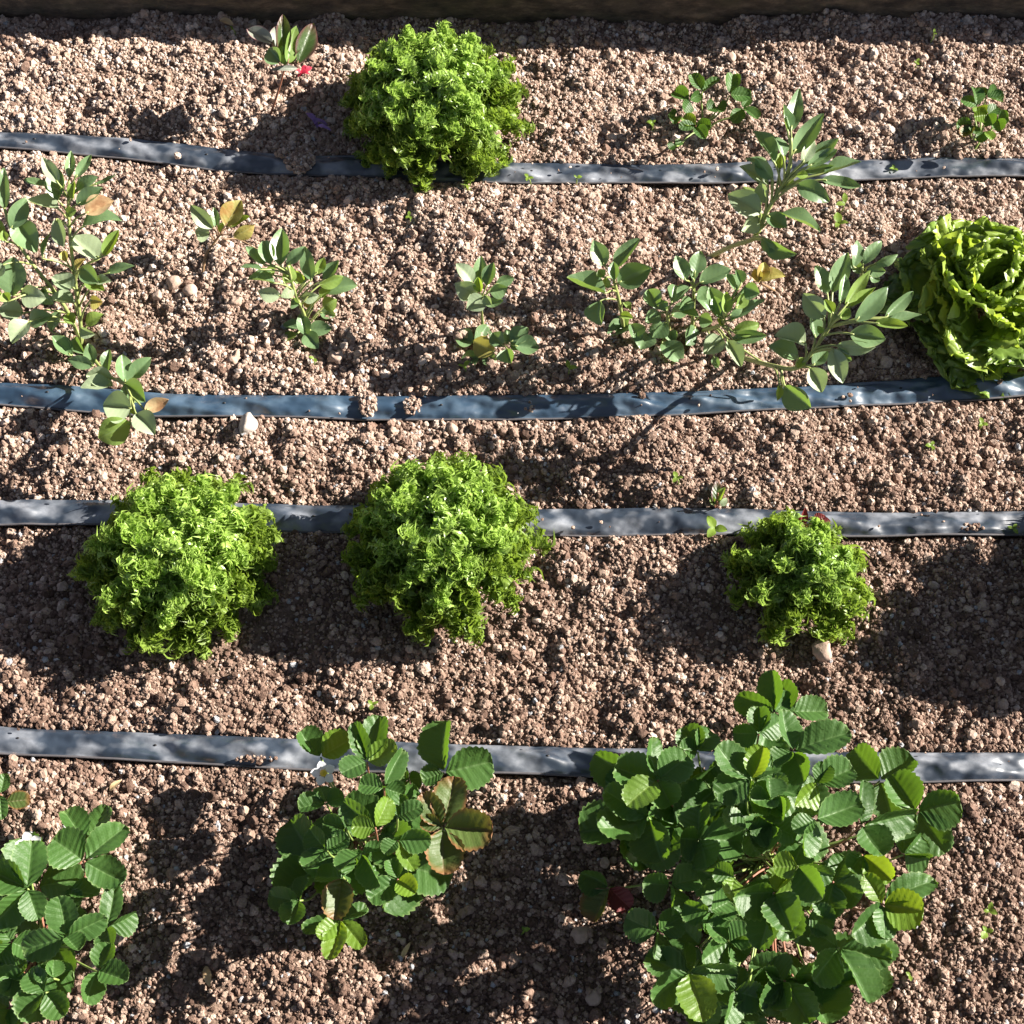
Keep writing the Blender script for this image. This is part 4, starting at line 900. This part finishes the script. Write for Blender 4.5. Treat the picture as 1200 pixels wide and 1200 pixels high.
ST = [
    ('stone', 'angular tan stone in front of the small frilly lettuce', 963, 764, 27, 26, 'stone_tan'),
    ('stone', 'pale elongated stone just in front of the second drip tape, left of centre', 291, 500, 24, 32, 'stone_white'),
    ('stone', 'white flat pebble on the soil left of the tan stone by the small frilly lettuce', 906, 797, 19, 14, 'stone_white'),
    ('stone', 'tan pebble in front of the small yellowing bean seedling', 223, 342, 18, 16, 'stone_tan'),
    ('stone', 'reddish pebble beside the tan one in front of the yellowing bean seedling', 204, 333, 20, 17, 'stone_brown'),
    ('stone', 'small reddish round pebble right of the bushy bean plant at the left edge', 185, 347, 13, 14, 'stone_tan'),
    ('soil_clod', 'brown clod behind the second drip tape, left of the compact bushy bean plant', 275, 422, 20, 18, 'stone_brown'),
    ('soil_clod', 'tan clod in front of the compact bushy bean plant', 393, 421, 19, 18, 'stone_tan'),
    ('soil_clod', 'upright brown clod left of the compact bushy bean plant', 277, 355, 14, 20, 'stone_brown'),
    ('stone', 'pale stone near the edging behind the small sparse strawberry plant', 857, 69, 15, 14, 'stone_tan'),
    ('stone', 'brown flat stone in shade left of the large strawberry plant', 680, 1097, 27, 20, 'stone_brown'),
    ('stone', 'pale pink stone near the bottom edge left of the large strawberry plant', 695, 1170, 20, 18, 'stone_tan'),
    ('stone', 'brown round stone in front of the second drip tape near the middle', 530, 504, 15, 17, 'stone_brown'),
    ('stone', 'white pebble left at the foot of the edging', 83, 29, 12, 8, 'stone_white'),
    ('stone', 'white pebble at the foot of the edging right of the big frilly lettuce', 636, 36, 11, 9, 'stone_white'),
    ('stone', 'tan pebble between the near drip tape and the corner strawberry plant', 38, 922, 16, 15, 'stone_tan'),
]
for i, (nm, lb, x, y, w, h, m) in enumerate(ST):
    stone(nm, lb, 'stone' if nm == 'stone' else 'clod', x, y, w, h, m, 60 + i, dz=0.006 if 'tape' in lb and ('top' in lb or 'smaller' in lb or 'mound' in lb) else 0.0)

def petal_heap(name, label, x, y, m, parts, z=0.012):
    th = empty(name, on_soil(x, y), label, 'petal'); root = np.array(th.location)
    for (bx, by, tx, ty, w) in parts:
        Bp = ray(bx, by, root[2] + z); Tp = ray(tx, ty, root[2] + z * random.uniform(0.5, 1.8))
        v, f, uv = leaf_grid('bean', Bp, Tp, w / ppm(Bp), fold=random.uniform(0.2, 0.7), arch=0.15, roll=random.uniform(-.5, .5), seed=random.randrange(999))
        q = MB(); q.add(v, f, uv); q.build('petal', M[m], th, origin=root)
petal_heap('fallen_petals', 'fallen crimson petals below the purple edged seedling', 356, 88, 'petal_red', [(352, 86, 366, 79, 8), (353, 86, 347, 82, 7), (355, 84, 358, 76, 6), (354, 87, 364, 88, 7), (353, 87, 349, 91, 5)])
petal_heap('fallen_petals', 'shrivelled violet petals in shade left of the big frilly lettuce', 370, 146, 'petal_violet', [(358, 132, 372, 150, 9), (366, 142, 384, 147, 7), (372, 147, 388, 153, 5), (368, 145, 375, 139, 6)])

def weed(x, y, s, label, seed, k='weed'):
    rs = random.Random(seed); root = on_soil(x, y)
    th = empty('weed_seedling', root, label, 'weed', 'tiny weed seedlings on the soil')
    h = 0.008 + 0.4 * s / 1200; top = root + np.array([rs.uniform(-.003, .003), 0.001, h])
    st = MB(); tube(st, spline([root - [0, 0, .003], (root + top) / 2 + [0.001, 0, 0], top], 5), 0.0008, 0.0006, 5); st.build('stem', M['stem_green'], th, origin=root)
    a0 = rs.uniform(0, 6.28)
    for i in range(rs.choice((2, 3, 4))):
        a = a0 + i * 2.1 + rs.uniform(-.3, .3); L = s / 1200 * rs.uniform(0.45, 0.75)
        v, f, uv = leaf_grid('bean', top, top + np.array([math.cos(a) * L, math.sin(a) * L, L * rs.uniform(0.0, 0.5)]), L * rs.uniform(0.5, 0.8), arch=0.08, seed=rs.randrange(999), na=9, nb=5)
        q = MB(); q.add(v, f, uv); q.build('leaf', M[k], th, origin=root)
WD = [
    (984, 250, 22, 'pale weed seedling right of the tall bean plant'), (980, 272, 20, 'small yellow green weed just in front of the pale weed by the tall bean'),
    (832, 629, 24, 'round leaved weed beside the third drip tape, left of the small frilly lettuce'), (795, 568, 14, 'tiny weed behind the third drip tape, left of the red and green seedling'),
    (1153, 1072, 14, 'tiny yellow green weed right of the large strawberry plant'), (1150, 1097, 14, 'tiny weed just in front of another one right of the large strawberry plant'),
    (622, 217, 12, 'tiny weed at the near edge of the back drip tape beside the big frilly lettuce'), (674, 217, 10, 'second tiny weed along the back drip tape right of the big frilly lettuce'),
    (1091, 48, 9, 'tiny bright weed at the foot of the edging at the back right'), (276, 42, 8, 'tiny weed near the edging left of the purple edged seedling'),
    (763, 154, 12, 'tiny weed left of the small sparse strawberry plant'), (1045, 207, 14, 'weed seedling under the near edge of the back drip tape at the right'),
    (480, 262, 10, 'tiny weed in front of the shadow of the big frilly lettuce'), (1091, 530, 12, 'tiny weed between the second and third drip tapes at the right'),
    (1187, 627, 12, 'tiny weed at the near edge of the third drip tape at the right edge'), (546, 438, 14, 'dark weed seedling in front of the low shaded bean seedling'),
    (665, 440, 14, 'dark weed in the shade before the leftmost plant of the shaded clump'), (367, 428, 10, 'tiny weed beside the tan clod in front of the compact bean plant'),
    (1145, 505, 12, 'tiny bright weed in front of the second drip tape at the right'), (436, 832, 10, 'tiny weed behind the medium strawberry plant'),
    (1062, 1148, 12, 'tiny weed in front of the right side of the large strawberry plant'), (610, 1095, 9, 'tiny dark weed in the shade right of the medium strawberry plant'),
    (895, 262, 10, 'tiny weed beside the bent stalk of the tall bean plant'), (1070, 82, 9, 'tiny weed on the bare soil behind the back drip tape at the right'),
]
for i, (x, y, s, lb) in enumerate(WD): weed(x, y, s, lb, 900 + i)

def dry_bit(name, label, cat, ax, ay, bx, by, w, m):
    p = on_soil((ax + bx) / 2, (ay + by) / 2, 0.005); a = ray(ax, ay, p[2] + 0.001); b = ray(bx, by, p[2] + 0.003)
    v, f, uv = leaf_grid('bean', a, b, w / ppm(p), fold=0.5, arch=0.12, seed=int(ax))
    q = MB(); q.add(v, f, uv); tag(q.build(name, M[m]), label, cat)
dry_bit('dry_leaf', 'dry tan leaf sliver on the soil behind the corner strawberry plant', 'dry leaf', 128, 927, 142, 914, 7, 'bean_dry')
dry_bit('dry_leaf', 'dry pinkish leaf scrap on the soil right of the corner strawberry plant', 'dry leaf', 241, 1132, 246, 1157, 10, 'bean_dry')
dry_bit('dry_leaf', 'pale dry sliver in the shade in front of the medium strawberry plant', 'dry leaf', 470, 1124, 481, 1104, 6, 'bean_dry')
dry_bit('dry_leaf', 'small brown dry leaf at the foot of the edging left of the purple edged seedling', 'dry leaf', 258, 24, 274, 30, 9, 'bean_dry')
